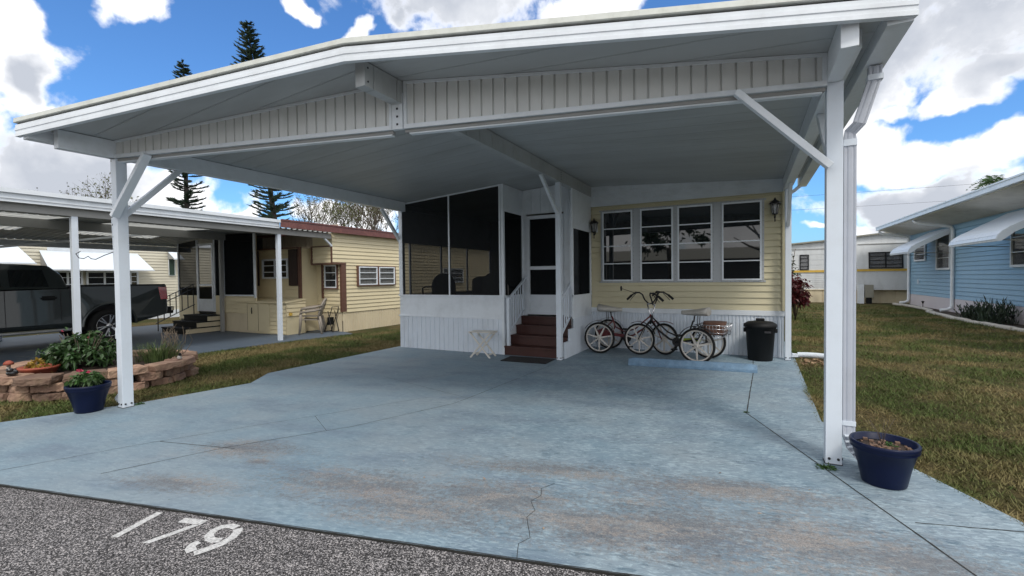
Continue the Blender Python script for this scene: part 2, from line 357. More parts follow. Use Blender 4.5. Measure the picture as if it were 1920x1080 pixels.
def asphalt_mat():
    m = bpy.data.materials.new('coarse_asphalt'); m.use_nodes = True; t = m.node_tree; n = t.nodes; l = t.links; b = n['Principled BSDF']; b.inputs['Roughness'].default_value = .8
    b.inputs['Specular IOR Level'].default_value = .3
    tcn = n.new('ShaderNodeTexCoord')
    def vor(s):
        v = n.new('ShaderNodeTexVoronoi'); l.new(tcn.outputs['Object'], v.inputs['Vector']); v.inputs['Scale'].default_value = s; return v
    v = vor(165); v2 = vor(55)
    sp = n.new('ShaderNodeSeparateColor'); l.new(v.outputs['Color'], sp.inputs[0])
    cr = n.new('ShaderNodeValToRGB'); l.new(sp.outputs[0], cr.inputs[0]); e = cr.color_ramp.elements
    e[0].position = 0; e[0].color = (.018, .018, .020, 1); e[1].position = 1; e[1].color = (.75, .70, .69, 1)
    for p_, c_ in ((.26, .045), (.50, .12), (.70, .24), (.86, .50)): k = cr.color_ramp.elements.new(p_); k.color = (c_*1.02, c_*.98, c_*1.0, 1)
    nz = n.new('ShaderNodeTexNoise'); l.new(tcn.outputs['Object'], nz.inputs['Vector']); nz.inputs['Scale'].default_value = 1.4; nz.inputs['Detail'].default_value = 4
    mx = n.new('ShaderNodeMix'); mx.data_type = 'RGBA'; mx.blend_type = 'MULTIPLY'; mx.inputs[0].default_value = .5; l.new(cr.outputs[0], mx.inputs[6]); l.new(nz.outputs[0], mx.inputs[7])
    l.new(mx.outputs[2], b.inputs['Base Color'])
    bp = n.new('ShaderNodeBump'); bp.inputs['Strength'].default_value = 1; bp.inputs['Distance'].default_value = .006; bp.invert = True
    l.new(v.outputs['Distance'], bp.inputs['Height']); l.new(bp.outputs[0], b.inputs['Normal']); return m
am = asphalt_mat()
g = G()
xs = [-40 + i*.12 for i in range(int(80/.12))]
top = []
for x in xs:
    wob = .010*mnoise.noise(Vector((x*9, 0, 0))) + .006*mnoise.noise(Vector((x*31, 3, 0)))
    top.append((x, street_y(x)-.012+wob, -.008))
a = [g.b.verts.new(p) for p in top]; c = [g.b.verts.new((p[0]+1.6, p[1]-7.2, -.008)) for p in top]
for i in range(len(a)-1): g.face([a[i], c[i], c[i+1], a[i+1]])
o = obj('road', g, am); o['kind'] = 'structure'

# painted house number on the road
numm = mat('worn_white_road_paint', (.60, .60, .60), .8, var=.2, vs=60, dirt=(.10, .10, .10), dirt_amt=.9, dirt_scale=85, bump=1, bs=90)
g = G(); Z = -.005
NX, NY = .022, -.018
def flat(pts): g.poly([(x+NX, y+NY, Z) for x, y in pts])
flat([(-3.380,1.330),(-3.335,1.347),(-3.422,1.628),(-3.466,1.612)])
flat([(-3.215,1.655),(-3.050,1.700),(-3.040,1.645),(-3.200,1.600)])
flat([(-3.083,1.629),(-3.041,1.640),(-3.095,1.395),(-3.142,1.382)])
def stroke(pts, w_):
    pts = [Vector((p[0]+NX, p[1]+NY, 0)) for p in pts]; Lf = []; Rt = []
    for i, p in enumerate(pts):
        d = (pts[min(i+1, len(pts)-1)]-pts[max(i-1, 0)]).normalized(); nn = Vector((-d.y, d.x, 0))*w_/2
        Lf.append(p+nn); Rt.append(p-nn)
    va = [g.b.verts.new((p.x, p.y, Z)) for p in Lf]; vb = [g.b.verts.new((p.x, p.y, Z)) for p in Rt]
    for i in range(len(va)-1): g.face([va[i], va[i+1], vb[i+1], vb[i]])
stroke([(-2.755,1.455),(-2.728,1.52),(-2.712,1.58),(-2.722,1.65),(-2.752,1.700),(-2.785,1.722)], .052)
stroke([(-2.805,1.728),(-2.86,1.722),(-2.895,1.690),(-2.897,1.645),(-2.872,1.603),(-2.825,1.580),(-2.785,1.582),(-2.752,1.602)], .050)
stroke([(-2.785,1.462),(-2.830,1.475),(-2.852,1.505),(-2.848,1.535)], .052)
g.b.normal_update()
o = obj('road_number', g, numm); tag(o, 'white stencilled house number 179 painted on the asphalt', 'number marking')

# concrete slab
def concrete_mat():
    m = bpy.data.materials.new('worn_blue_concrete'); m.use_nodes = True; t = m.node_tree; n = t.nodes; l = t.links; b = n['Principled BSDF']
    b.inputs['Roughness'].default_value = .62; b.inputs['Specular IOR Level'].default_value = .35
    tcn = n.new('ShaderNodeTexCoord'); mp = n.new('ShaderNodeMapping'); l.new(tcn.outputs['Object'], mp.inputs[0]); mp.inputs['Rotation'].default_value = (0, 0, -TH)
    src = mp.outputs[0]; mpb = n.new('ShaderNodeMapping'); l.new(src, mpb.inputs[0]); mpb.inputs['Scale'].default_value = (.45, 1.5, 1); stx = mpb.outputs[0]
    def nz(s, d=6, r=.6, v=src, dist=0):
        q = n.new('ShaderNodeTexNoise'); l.new(v, q.inputs['Vector']); q.inputs['Scale'].default_value = s; q.inputs['Detail'].default_value = d; q.inputs['Roughness'].default_value = r; q.inputs['Distortion'].default_value = dist; return q.outputs[0]
    def ma(op, a, c=None, cl=False):
        q = n.new('ShaderNodeMath'); q.operation = op; q.use_clamp = cl
        for i, v in enumerate((a, c)):
            if v is None: continue
            if isinstance(v, (int, float)): q.inputs[i].default_value = v
            else: l.new(v, q.inputs[i])
        return q.outputs[0]
    def mx(f, a, c):
        q = n.new('ShaderNodeMix'); q.data_type = 'RGBA'
        if isinstance(f, float): q.inputs[0].default_value = f
        else: l.new(f, q.inputs[0])
        for i, v in ((6, a), (7, c)):
            if isinstance(v, tuple): q.inputs[i].default_value = (*v, 1)
            else: l.new(v, q.inputs[i])
        return q.outputs[2]
    def ss(v, a, c):
        q = n.new('ShaderNodeMapRange'); q.interpolation_type = 'SMOOTHSTEP'; l.new(v, q.inputs[0]); q.inputs[1].default_value = a; q.inputs[2].default_value = c; return q.outputs[0]
    sp = n.new('ShaderNodeSeparateXYZ'); l.new(src, sp.inputs[0])
    y0 = (2.31+.2267*.48)*math.cos(TH)
    d = ma('SUBTRACT', sp.outputs[1], y0)          # metres from the street edge
    right = ss(sp.outputs[0], -3.2, .5)
    base = mx(ss(nz(.7, 5), .35, .65), (.170, .248, .308), (.218, .272, .312))
    base = mx(ss(nz(1.9, 6, .65, stx), .46, .72), base, (.145, .195, .25))
    lite = ss(ma('ADD', nz(30, 7, .75, stx, .8), ma('MULTIPLY', nz(3, 3), .25)), .60, .74)
    base = mx(ma('MULTIPLY', lite, ma('ADD', .25, ma('MULTIPLY', right, .45))), base, (.36, .455, .51))
    speck = ss(ma('ADD', nz(21, 8, .78, stx, .9), ma('MULTIPLY', nz(2.5, 3), .2)), .62, .72)
    base = mx(ma('MULTIPLY', speck, ma('ADD', .30, ma('MULTIPLY', right, .40))), base, (.065, .115, .155))
    # wear: the paint has gone near the street, most on the right hand wheel path
    near = ma('SUBTRACT', 1.0, ss(d, .55, 2.3)); rim = ss(d, .03, .34)
    BLB = [(-3.98, 2.55, .50, .22), (-3.80, 1.90, .55, .16), (-3.62, 2.42, .16, .08), (-2.6, 2.45, .75, .30), (-1.95, 2.35, .7, .26), (-1.45, 2.75, .7, .30), (-.85, 2.65, .8, .34), (-.35, 2.85, .8, .45), (.25, 3.0, .7, .42), (.75, 3.05, .55, .30), (-.2, 3.5, .9, .22), (-1.4, 3.3, .8, .16)]
    ct, sn = math.cos(TH), math.sin(TH); bl = None
    for x, y, rx, ry in BLB:
        sv = n.new('ShaderNodeVectorMath'); sv.operation = 'SUBTRACT'; l.new(src, sv.inputs[0]); sv.inputs[1].default_value = (x*ct+y*sn, -x*sn+y*ct, 0)
        mv = n.new('ShaderNodeVectorMath'); mv.operation = 'MULTIPLY'; l.new(sv.outputs[0], mv.inputs[0]); mv.inputs[1].default_value = (1/rx, 1/ry, 0)
        ln_ = n.new('ShaderNodeVectorMath'); ln_.operation = 'LENGTH'; l.new(mv.outputs[0], ln_.inputs[0]); v = ma('MAXIMUM', ma('SUBTRACT', 1.15, ln_.outputs['Value']), -.6)
        bl = v if bl is None else ma('MAXIMUM', bl, v)
    w1 = ma('ADD', ma('MULTIPLY', bl, .68), ma('ADD', ma('MULTIPLY', ma('SUBTRACT', nz(2.2, 8, .74, stx, .5), .5), 1.5), ma('MULTIPLY', ma('SUBTRACT', nz(24, 7, .82, src, .4), .5), 3.0)))
    wear = ma('MULTIPLY', ss(w1, -.12, .78), ss(d, .02, .20))
    grain = ss(nz(85, 6, .85, src), .42, .60)
    dk = ss(ma('ADD', nz(3.4, 6, .65, stx, .5), ma('MULTIPLY', ma('SUBTRACT', nz(30, 4, .7), .5), .6)), .38, .56)
    wearc = mx(dk, mx(grain, (.15, .125, .11), (.38, .315, .265)), mx(grain, (.075, .072, .078), (.19, .175, .17)))
    base = mx(ma('MULTIPLY', wear, .72), base, wearc)
    st = ss(nz(1.1, 5, .6), .60, .78); base = mx(ma('MULTIPLY', st, .25), base, (.33, .31, .29))
    blk = ss(nz(7, 3, .6), .735, .76); base = mx(ma('MULTIPLY', blk, .6), base, (.06, .07, .08))
    l.new(base, b.inputs['Base Color'])
    bp = n.new('ShaderNodeBump'); bp.inputs['Strength'].default_value = .5; bp.inputs['Distance'].default_value = .004
    l.new(ma('ADD', nz(60, 5, .7), ma('MULTIPLY', wear, .6)), bp.inputs['Height']); l.new(bp.outputs[0], b.inputs['Normal']); return m
cm = concrete_mat()
jm = mat('slab_joint_dirt', (.022, .022, .020), .9, var=.5, vs=15)
SLAB = [(-7.72, street_y(-7.72)), (1.98, street_y(1.98)), (1.47, 3.80), (.85, 5.13), (.66, 5.60), (.74, 9.9), (.80, 12.0), (-6.95, 12.0), (-6.93, 4.83), (-6.5, 4.25), (-6.73, 3.0)]
g = G(); g.poly([(x, y, 0) for x, y in SLAB]); g.mi = 1
for (xa, ya), (xb, yb) in zip(SLAB, SLAB[1:]+SLAB[:1]): g.poly([(xa, ya, -.12), (xb, yb, -.12), (xb, yb, 0), (xa, ya, 0)])
joint_edge = True
Z = .002
def joint(pts, w_=.011):
    out = []
    for a_, b_ in zip(pts, pts[1:]):
        k = max(2, int((Vector(b_)-Vector(a_)).length/.06))
        for i in range(k): out.append(Vector(a_).lerp(Vector(b_), i/k))
    out.append(Vector(pts[-1])); Lf = []; Rt = []
    for i, p in enumerate(out):
        d = (out[min(i+1, len(out)-1)]-out[max(i-1, 0)]).normalized(); nn = Vector((-d.y, d.x))
        ww = w_*(.5+.6*abs(mnoise.noise(Vector((p.x*14, p.y*14, 1)))))
        jit = nn*.003*mnoise.noise(Vector((p.x*20, p.y*20, 5)))
        Lf.append(p+jit+nn*ww/2); Rt.append(p+jit-nn*ww/2)
    va = [g.b.verts.new((p.x, p.y, Z)) for p in Lf]; vb = [g.b.verts.new((p.x, p.y, Z)) for p in Rt]
    for i in range(len(va)-1): g.face([va[i], va[i+1], vb[i+1], vb[i]])
joint([(.07, 9.5), (.06, 7.91), (-.02, 5.59), (1.0, 3.04), (1.18, 2.72)], .016)
joint([(.89, 3.54), (1.45, 3.69)], .012)
joint([(-3.0, 7.2), (-3.12, 4.9), (-3.15, 4.57)], .010)
joint([(-3.15, 4.57), (-3.6, 3.42), (-4.18, 2.52), (-4.52, 1.72)], .010)
joint([(-4.92, 2.32), (-4.09, 2.51)], .010)
joint([(-5.35, 1.39), (-4.99, 2.22), (-4.26, 3.51), (-3.6, 4.7)], .007)
joint([(-5.0, 5.4), (-3.14, 4.86)], .007)
joint([(-3.5, 6.9), (-4.6, 5.2)], .006)
joint([(-4.26, 3.51), (-3.73, 3.21)], .006)
crk = [(-1.10, 2.17), (-1.155, 2.30), (-1.12, 2.38), (-1.19, 2.50), (-1.235, 2.58), (-1.225, 2.68), (-1.30, 2.78), (-1.27, 2.88), (-1.31, 2.98), (-1.255, 3.10)]
joint([(-7.72, street_y(-7.72)+.004), (1.98, street_y(1.98)+.004)], .011); joint(crk, .006); joint([(-1.27, 2.88), (-1.37, 2.93), (-1.41, 2.99)], .003); joint([(-1.30, 2.78), (-1.21, 2.86)], .003)
o = obj('driveway', g, [cm, jm]); o['kind'] = 'structure'

patio_m = mat('blue_grey_patio_paint', (.085, .115, .155), .6, var=.1, vs=1.5, dirt=(.14, .16, .18), dirt_amt=.4, dirt_scale=3)
g = G(); g.prism([(-18.5, -1.2), (-10.75, .1), (-10.3, 5.4), (-10.28, 6.8), (-9.85, 9.45), (-10.45, 9.68), (-18.5, 9.68)], -.2, -.012)
o = obj('neighbour_patio', g, patio_m); o['kind'] = 'structure'
g = G(); g.prism([(-12.6, 2.35), (-10.95, 2.6), (-10.95, 3.35), (-12.6, 3.1)], -.02, .0)
g2 = mat('bright_green_turf', (.10, .36, .03), .9, var=.15, vs=20, bump=.6, bs=100)
tag(obj('turf_mat', g, g2), 'bright green artificial turf mat at left edge behind the stone planter', 'mat')

# ---------------------------------------------------------------- carport
def zc(x): return 3.42-.0587*(x+3.04) if x > -3.04 else 3.42+.072*(x+3.04)
def front_y(x, off=.64): return 2.74+.2218*(x+6.67)-off
XL, XR, XM = -6.93, .93, -3.04
cp = thing('carport', 'white aluminium gabled carport roof on square posts over the blue driveway', 'carport', (-3.04, 5, 0))
g = G()
for xa, xb in ((XL, XM), (XM, XR)):
    bot = [(xa, front_y(xa), zc(xa)), (xb, front_y(xb), zc(xb)), (xb, 9.60, zc(xb)), (xa, 9.60, zc(xa))]
    g.hexa(bot, [(p[0], p[1], p[2]+.07) for p in bot])
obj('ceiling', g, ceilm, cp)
# fascia on the front edge
def ext(g, prof):
    """profile (out, z rel. ceiling) swept along the two front edges"""
    th = math.atan(.2218); nx, ny = math.sin(th), -math.cos(th); rings = []
    for x in (XL, XM, XR):
        rings.append([g.b.verts.new((x+nx*o_, front_y(x)+ny*o_, zc(x)+z)) for o_, z in prof])
    for a_, b_ in zip(rings, rings[1:]):
        for i in range(len(prof)): g.face([a_[i], a_[(i+1) % len(prof)], b_[(i+1) % len(prof)], b_[i]])
    g.face(rings[0]); g.face(rings[-1][::-1])
g = G(); ext(g, [(0, -.085), (.045, -.085), (.045, -.055), (.040, -.052), (.040, -.024), (.046, -.021), (.046, .006), (.040, .009), (.040, .038), (0, .038)]); obj('fascia', g, white, cp)
g = G(); ext(g, [(.0, .038), (.018, .038), (.018, .056), (0, .056)]); obj('shadow_groove', g, darkgap, cp)  # near-black colour stands in for the shadow line below the drip edge
g = G(); ext(g, [(-.06, .056), (.050, .056), (.056, .062), (.052, .105), (.0, .118), (-.06, .12)]); obj('drip_edge', g, edge, cp)
g = G()
for x, z in ((XM+.02, -.045), (XM+.02, .02), (XR-.08, -.06)): pass
# gutters along the eaves
def gutter(x0, x1, inner):
    g = G(); z = zc((x0+x1)/2)
    ya, yb = front_y(x0)+.02, 9.9
    g.box(x0, x1, ya, yb, z-.105, z-.098); g.box(x0, x0+.006, ya, yb, z-.098, z+.05); g.box(x1-.006, x1, ya, yb, z-.098, z+.05); g.box(x0+.006, x1-.006, ya, ya+.006, z-.098, z-.002)
    return g
for x0, x1 in ((.79, .925), (-6.925, -6.80)): obj('gutter', gutter(x0, x1, 0), white, cp)
# beams
def beam(x, y0, y1, z0, z1, w_=.10):
    g = G(); g.box(x-w_/2, x+w_/2, y0, y1, z0, z1); return obj('beam', g, ceilm if x == XM else white, cp, bevel=.004)
beam(-6.67, 2.24, 7.90, 2.955, zc(-6.67)-.003); beam(.59, 3.74, 9.58, 2.985, zc(.59)-.003); beam(XM, 3.05, 9.58, 3.195, zc(XM)-.010, .11)
# side beams' inner lower rails seen under the right eave
g = G(); g.box(.65, .70, 4.0, 9.58, zc(.68)-.13, zc(.68)-.002); obj('eave_rail', g, white, cp)
# gable panels
th = math.atan(.2218); ev = Vector((math.cos(th), math.sin(th), 0)); nv = Vector((math.sin(th), -math.cos(th), 0))
def fp(x, off=0.0): p = Vector((x, 2.74+.2218*(x+6.67), 0)) + nv*off; return p
def fbar(g, xa, xb, za0, za1, zb0, zb1, o0, o1):
    a0, a1, b0, b1 = fp(xa, o0), fp(xa, o1), fp(xb, o0), fp(xb, o1)
    g.hexa([(a0.x,a0.y,za0),(b0.x,b0.y,zb0),(b1.x,b1.y,zb0),(a1.x,a1.y,za0)], [(a0.x,a0.y,za1),(b0.x,b0.y,zb1),(b1.x,b1.y,zb1),(a1.x,a1.y,za1)])
for xa, xb in ((-6.72, -3.10), (-2.975, .535)):
    P0 = fp(xa, .0); Ln = (fp(xb)-P0).length
    g = G(); g.ribs((P0.x, P0.y), ev, nv, Ln, 2.97, lambda q, xa=xa: zc(xa+q*ev.x)-.004, pitch=.114, depth=.020, groove=.020)
    pn = obj('gable_panel', g, ribw, cp)
    g = G(); fbar(g, xa, xb, 2.955, 2.995, 2.955, 2.995, .003, .022); fbar(g, xa, xb, zc(xa)-.03, zc(xa)-.004, zc(xb)-.03, zc(xb)-.004, .003, .016)
    fbar(g, xa, xa+.03, 2.995, zc(xa)-.03, 2.995, zc(xa+.03)-.03, .003, .018); fbar(g, xb-.03, xb, 2.995, zc(xb-.03)-.03, 2.995, zc(xb)-.03, .003, .018)
    obj('trim', g, white, pn)
    g = G(); fbar(g, xa, xb, 2.925, 2.952, 2.925, 2.952, -.06, -.012); obj('channel', g, bolt if 0 else soffit, pn)
    g = G(); fbar(g, xa+.04, xb-.02, 2.912, 2.924, 2.912, 2.924, -.08, -.02); obj('lower_rail', g, white, pn)
g = G(); fbar(g, -3.095, -2.985, 2.955, 3.30, 2.955, 3.30, -.02, .020); st = obj('ridge_strap', g, white, cp)
for z in (3.0, 3.075, 3.15): g = G(); p = fp(-3.04, .02); g.bar(p+Vector((0,0,z)), p+nv*.006+Vector((0,0,z)), .018, .018); obj('bolt', g, bolt, st)
# posts
def post(x, y, z1, w_=.112, lab=None):
    g = G(); g.box(x-w_/2, x+w_/2, y-w_/2, y+w_/2, .001, z1); p = obj('post', g, whiteD, cp, bevel=.004)
    g = G(); g.box(x-w_/2-.006, x+w_/2+.006, y-w_/2-.004, y+w_/2+.004, .001, .006)
    for dx in (-.03, .03):
        g.lathe([(.010, -w_/2-.008), (.010, -w_/2)], (x+dx, y, .045), 10, 'y')
        g.lathe([(.010, w_/2+.008), (.010, w_/2)], (x, y+dx, .045), 10, 'x')
    obj('base_bolts', g, bolt, p); return p
post(-6.67, 2.80, 2.955); post(.595, 4.41, 2.985, .108); post(XM, 7.80, 3.195, .092); post(.61, 9.40, 2.985, .085); post(-6.86, 8.06, 2.955, .08)
# braces
def brace(a_, b_, w_=.085, h_=.05, upv=(0, 1, 0)):
    g = G(); g.bar(a_, b_, w_, h_, upv); br = obj('brace', g, white, cp, bevel=.003); a_, b_ = Vector(a_), Vector(b_)
    d = (b_-a_).normalized()
    for t_ in (.035, .085): 
        for q, sg in ((a_, 1), (b_, -1)):
            p = q+d*t_*sg; g = G(); g.lathe([(.007, 0), (.007, .004)], (p.x, p.y-(h_ if h_ < w_ else w_)/2-.004, p.z), 8, 'y'); obj('screw', g, bolt, br)
brace((.555, 4.335-.035, 2.33), (-.09, 4.19-.035, 2.965), .05, .085)
g = G()
brace((-6.62, 2.74-.02, 2.27), (-6.10, 2.85-.02, 2.955), .05, .085)
brace((-6.67, 2.84, 2.30), (-6.67, 3.46, 2.955), .06, .07, (1, 0, 0))
brace((.595, 4.47, 2.35), (.595, 5.2, 2.985), .06, .06, (1, 0, 0))
brace((XM, 7.76, 2.62), (XM, 7.00, 3.20), .06, .05, (1, 0, 0))
brace((.61, 9.36, 2.36), (.61, 8.78, 2.985), .06, .05, (1, 0, 0))
brace((-6.86, 8.02, 2.30), (-6.80, 7.36, 2.96), .06, .06, (1, 0, 0))
# beam-end bolts on ridge beam
for y, z in ((3.09, 3.24), (3.09, 3.36)): g = G(); g.lathe([(.009, .055), (.009, .060)], (XM, y, z), 8, 'x'); obj('beam_bolt', g, bolt, cp)
for z in (3.25, 3.29, 3.33, 3.37): g = G(); g.lathe([(.008, .055), (.008, .061)], (XM, 7.80, z), 8, 'x'); obj('beam_bolt', g, bolt, cp)

# downspouts
def rect_spout(name, lab, pts, w_=.082, d_=.062, m=None, grp='white downspouts on the carport posts', corr=None):
    t_ = thing(name, lab, 'downspout', (pts[-1][0], pts[-1][1], 0), 0, grp)
    g = G(); P = [Vector(p) for p in pts]; n_ = len(P); rings = []
    for i, p in enumerate(P):
        d = (P[min(i+1, n_-1)]-P[max(i-1, 0)]).normalized()
        sd_ = Vector((0, 1, 0)) if abs(d.y) < .8 else Vector((0, 0, 1))
        sd_ = (sd_-d*sd_.dot(d)).normalized(); ot = sd_.cross(d)
        a_, b_ = d_/2, w_/2; shape = []
        for k in range(7): shape.append((-a_, -b_+2*b_*k/6 if True else 0))
        ring = []
        # rectangular with shallow flutes on the broad faces
        for k in range(9):
            q = -1+2*k/8; ring.append(p+sd_*(-a_+(.005 if k in (2, 6) else 0))+ot*(b_*q))
        for k in range(9):
            q = 1-2*k/8; ring.append(p+sd_*(a_-(.005 if k in (2, 6) else 0))+ot*(b_*q))
        rings.append([g.b.verts.new(v) for v in ring])
    for a_, b_ in zip(rings, rings[1:]):
        for k in range(18): g.face([a_[k], a_[(k+1) % 18], b_[(k+1) % 18], b_[k]])
    g.face(rings[0][::-1]); g.face(rings[-1]); obj('pipe', g, m or whiteD, t_)
    return t_
ds = rect_spout('downspout', 'white downspout with curved foot beside the right front carport post', [(.855, 4.44, 3.075), (.855, 4.44, 2.99), (.852, 4.44, 2.975), (.76, 4.43, 2.66), (.710, 4.47, 2.61), (.706, 4.47, 2.55), (.706, 4.47, .30), (.706, 4.46, .22), (.725, 4.44, .14), (.775, 4.40, .085), (.84, 4.38, .055), (.90, 4.36, .045)], m=mat('downspout_shade_grey', (.44, .47, .53), .42, var=.06, vs=2, dirt=(.3, .3, .3), dirt_amt=.3, dirt_scale=3))  # greyer pipe colour stands in for the darker tone of its side-lit faces
g = G(); g.box(.662, .750, 4.432, 4.508, 2.50, 2.55); obj('collar', g, whiteD, ds)
g = G(); g.box(.662, .750, 4.432, 4.508, .30, .335); obj('collar', g, whiteD, ds)
g = G(); g.box(.807, .903, 4.40, 4.48, 2.97, 3.01); obj('collar', g, whiteD, ds)
g = G()
for k in range(9):
    a_ = k/8*math.pi/2; c_ = Vector((.90-.18*math.cos(a_)-.0, 4.43-.06*k/8, .225-.18*math.sin(a_))); g.bar(c_+Vector((0,-.036,0)), c_+Vector((0,.036,0)), .008, .094, (math.cos(a_), 0, math.sin(a_)))
obj('crimped_elbow', g, whiteD, ds)
rect_spout('downspout', 'white downspout behind the left front carport post', [(-6.87, 2.84, 3.02), (-6.87, 2.84, 2.92), (-6.85, 2.83, 2.86), (-6.81, 2.82, 2.76), (-6.80, 2.82, 2.6), (-6.80, 2.82, .15), (-6.86, 2.80, .06)], .07, .055)
rect_spout('downspout', 'short white downspout at the far right corner of the carport', [(.80, 9.56, 3.05), (.72, 9.56, 2.98), (.66, 9.56, 2.94), (.645, 9.56, 2.90), (.645, 9.56, .12), (.68, 9.6, .06), (.78, 9.68, .05)], .055, .05)
# corrugated drain extension
g = G(); pts = []; rr = []
for i in range(60):
    t_ = i/59; pts.append((.78+.52*t_, 9.70-.10*t_*t_, .055+.010*math.sin(t_*3))); rr.append(.052 if i % 2 else .044)
g.tube(pts, rr, 12); tag(obj('drain_hose', g, whiteD), 'white corrugated drain extension lying on the grass by the rear post', 'drain pipe')
# slotted rail with hook beside left post
t_ = thing('wall_bracket_rail', 'white slotted metal rail standing behind left front post with wire hook', 'bracket rail', (-7.08, 3.0, 0))
g = G(); g.bar((-7.12, 2.95, .86), (-7.19, 2.95, 2.32), .075, .03, (0, 1, 0)); g.box(-7.20, -7.08, 2.93, 2.97, .78, .92); obj('rail', g, whiteD, t_)
g = G()
for k in range(9): z = .98+k*.155; x = -7.126-.07*(z-.86)/1.46; g.box(x-.008, x+.008, 2.931, 2.935, z, z+.022)
obj('slots', g, bolt, t_)
g = G(); g.tube([(-7.17, 2.92, 1.88), (-7.25, 2.86, 1.84), (-7.32, 2.80, 1.79), (-7.36, 2.77, 1.80), (-7.38, 2.75, 1.83), (-7.42, 2.72, 1.80), (-7.47, 2.69, 1.81), (-7.49, 2.67, 1.86), (-7.45, 2.70, 1.89)], .005, 6); obj('hook', g, blackm, t_)
g = G(); g.box(-7.17, -7.10, 2.93, 2.97, -.03, .80); obj('stake', g, whiteD, t_)

# ---------------------------------------------------------------- our house
ho = thing('mobile_home', 'pale yellow mobile home end wall with white skirting at back of the carport', 'house', (-1.2, 9.62, 0))
HY = 9.62
g = G(); g.siding((-3.0, HY), (1,0,0), (0,-1,0), 3.57, .845, 2.985, .1165)
g.box(-3.0, .565, HY+.01, 20, .3, 3.0); obj('wall', g, yellow, ho)
g = G(); g.siding((-3.0, HY-.03), (1,0,0), (0,-1,0), 3.60, 2.99, 3.40, .10, .02); g.box(-3.0, .6, HY-.028, HY, 2.985, 3.18); obj('header_band', g, white, ho)
g = G(); g.box(-3.05, .60, HY-.03, HY-.001, .75, .845); obj('belt_trim', g, white, ho, bevel=.004)
g = G(); g.ribs((-3.0, HY-.012), (1,0,0), (0,-1,0), 3.57, .0, .75, .062, .014, .03); obj('skirting', g, skirtw, ho)
g = G(); g.box(.535, .575, HY-.045, HY-.031, .845, 2.985); g.box(.535, .575, HY-.031, HY, .845, 2.985); obj('corner_trim', g, yellow, ho)
g = G(); 
for a_, b_ in ((-2.79, -2.755), (-2.12, -1.97), (-1.325, -1.25), (-.61, -.455), (.215, .25)): g.box(a_, b_, HY-.030, HY-.002, 1.40, 2.86)
g.box(-2.79, .25, HY-.030, HY-.002, 2.84, 2.88) if 0 else None
g.box(-2.82, .28, HY-.026, HY-.002, 2.862, 2.89); g.box(-2.82, .28, HY-.026, HY-.002, 1.37, 1.398); obj('window_casing', g, mat('grey_window_casing', (.44, .46, .48), .5, var=.06), ho)
g = G()
for k in range(40):
    x = -2.8+k*.078
    g.box(x-.004, x+.004, HY-.0285, HY-.026, 2.872, 2.88); g.box(x-.004, x+.004, HY-.0285, HY-.026, 1.38, 1.388)
for x in (-2.105, -1.985, -1.288, -.595, -.47, .232):
    for k in range(18): z = 1.44+k*.08; g.box(x-.004, x+.004, HY-.0325, HY-.030, z, z+.008)
obj('casing_screws', g, bolt, ho)
for a_, b_ in ((-2.752, -2.124), (-1.966, -1.329), (-1.246, -.614), (-.452, .212)):
    window(ho, (0, HY-.012), (1,0,0), (0,-1,0), a_, b_, 1.402, 2.858, 4, white, glass, .03, .034)
g = G(); g.box(-3.0, .6, HY, 20, 3.4, 3.46); obj('roof', g, edge, ho)

# wall lanterns
def lantern(x, z, lab, far=1.0):
    t_ = thing('wall_lantern', lab, 'lantern', (x, HY-.12, z), 0, 'black coach lanterns on the yellow wall')
    g = G(); g.box(x-.045, x+.045, HY-.04, HY-.028, z-.02, z+.20); obj('back_plate', g, white if far else white, t_)
    g = G(); g.tube([(x, HY-.04, z-.03), (x, HY-.09, z-.07), (x, HY-.14, z-.05), (x, HY-.14, z-.02)], .011, 8); g.lathe([(.005, -.16), (.012, -.14), (.008, -.10), (.018, -.08), (.012, -.05)], (x, HY-.14, z), 8); obj('arm', g, blackm, t_)
    g = G(); g.lathe([(.045, -.03), (.05, -.02), (.045, -.015)], (x, HY-.14, z), 6); g.lathe([(.095, .155), (.10, .165), (.07, .20), (.035, .225), (.018, .235), (.018, .25), (.006, .27)], (x, HY-.14, z), 6)
    for k in range(6):
        a_ = k*math.pi/3; g.bar((x+.045*math.cos(a_), HY-.14+.045*math.sin(a_), z-.015), (x+.078*math.cos(a_), HY-.14+.078*math.sin(a_), z+.158), .009, .009)
    obj('cage', g, blackm, t_)
    g = G(); g.lathe([(.042, -.013), (.073, .155)], (x, HY-.14, z), 6); obj('glass_shade', g, see_mat('lantern_glass', (.5, .5, .5), .45, .2, .5), t_)
lantern(.415, 2.60, 'black coach lantern at upper right corner of the yellow wall')
lantern(-2.90, 2.46, 'black coach lantern beside the screened porch, left of the windows')

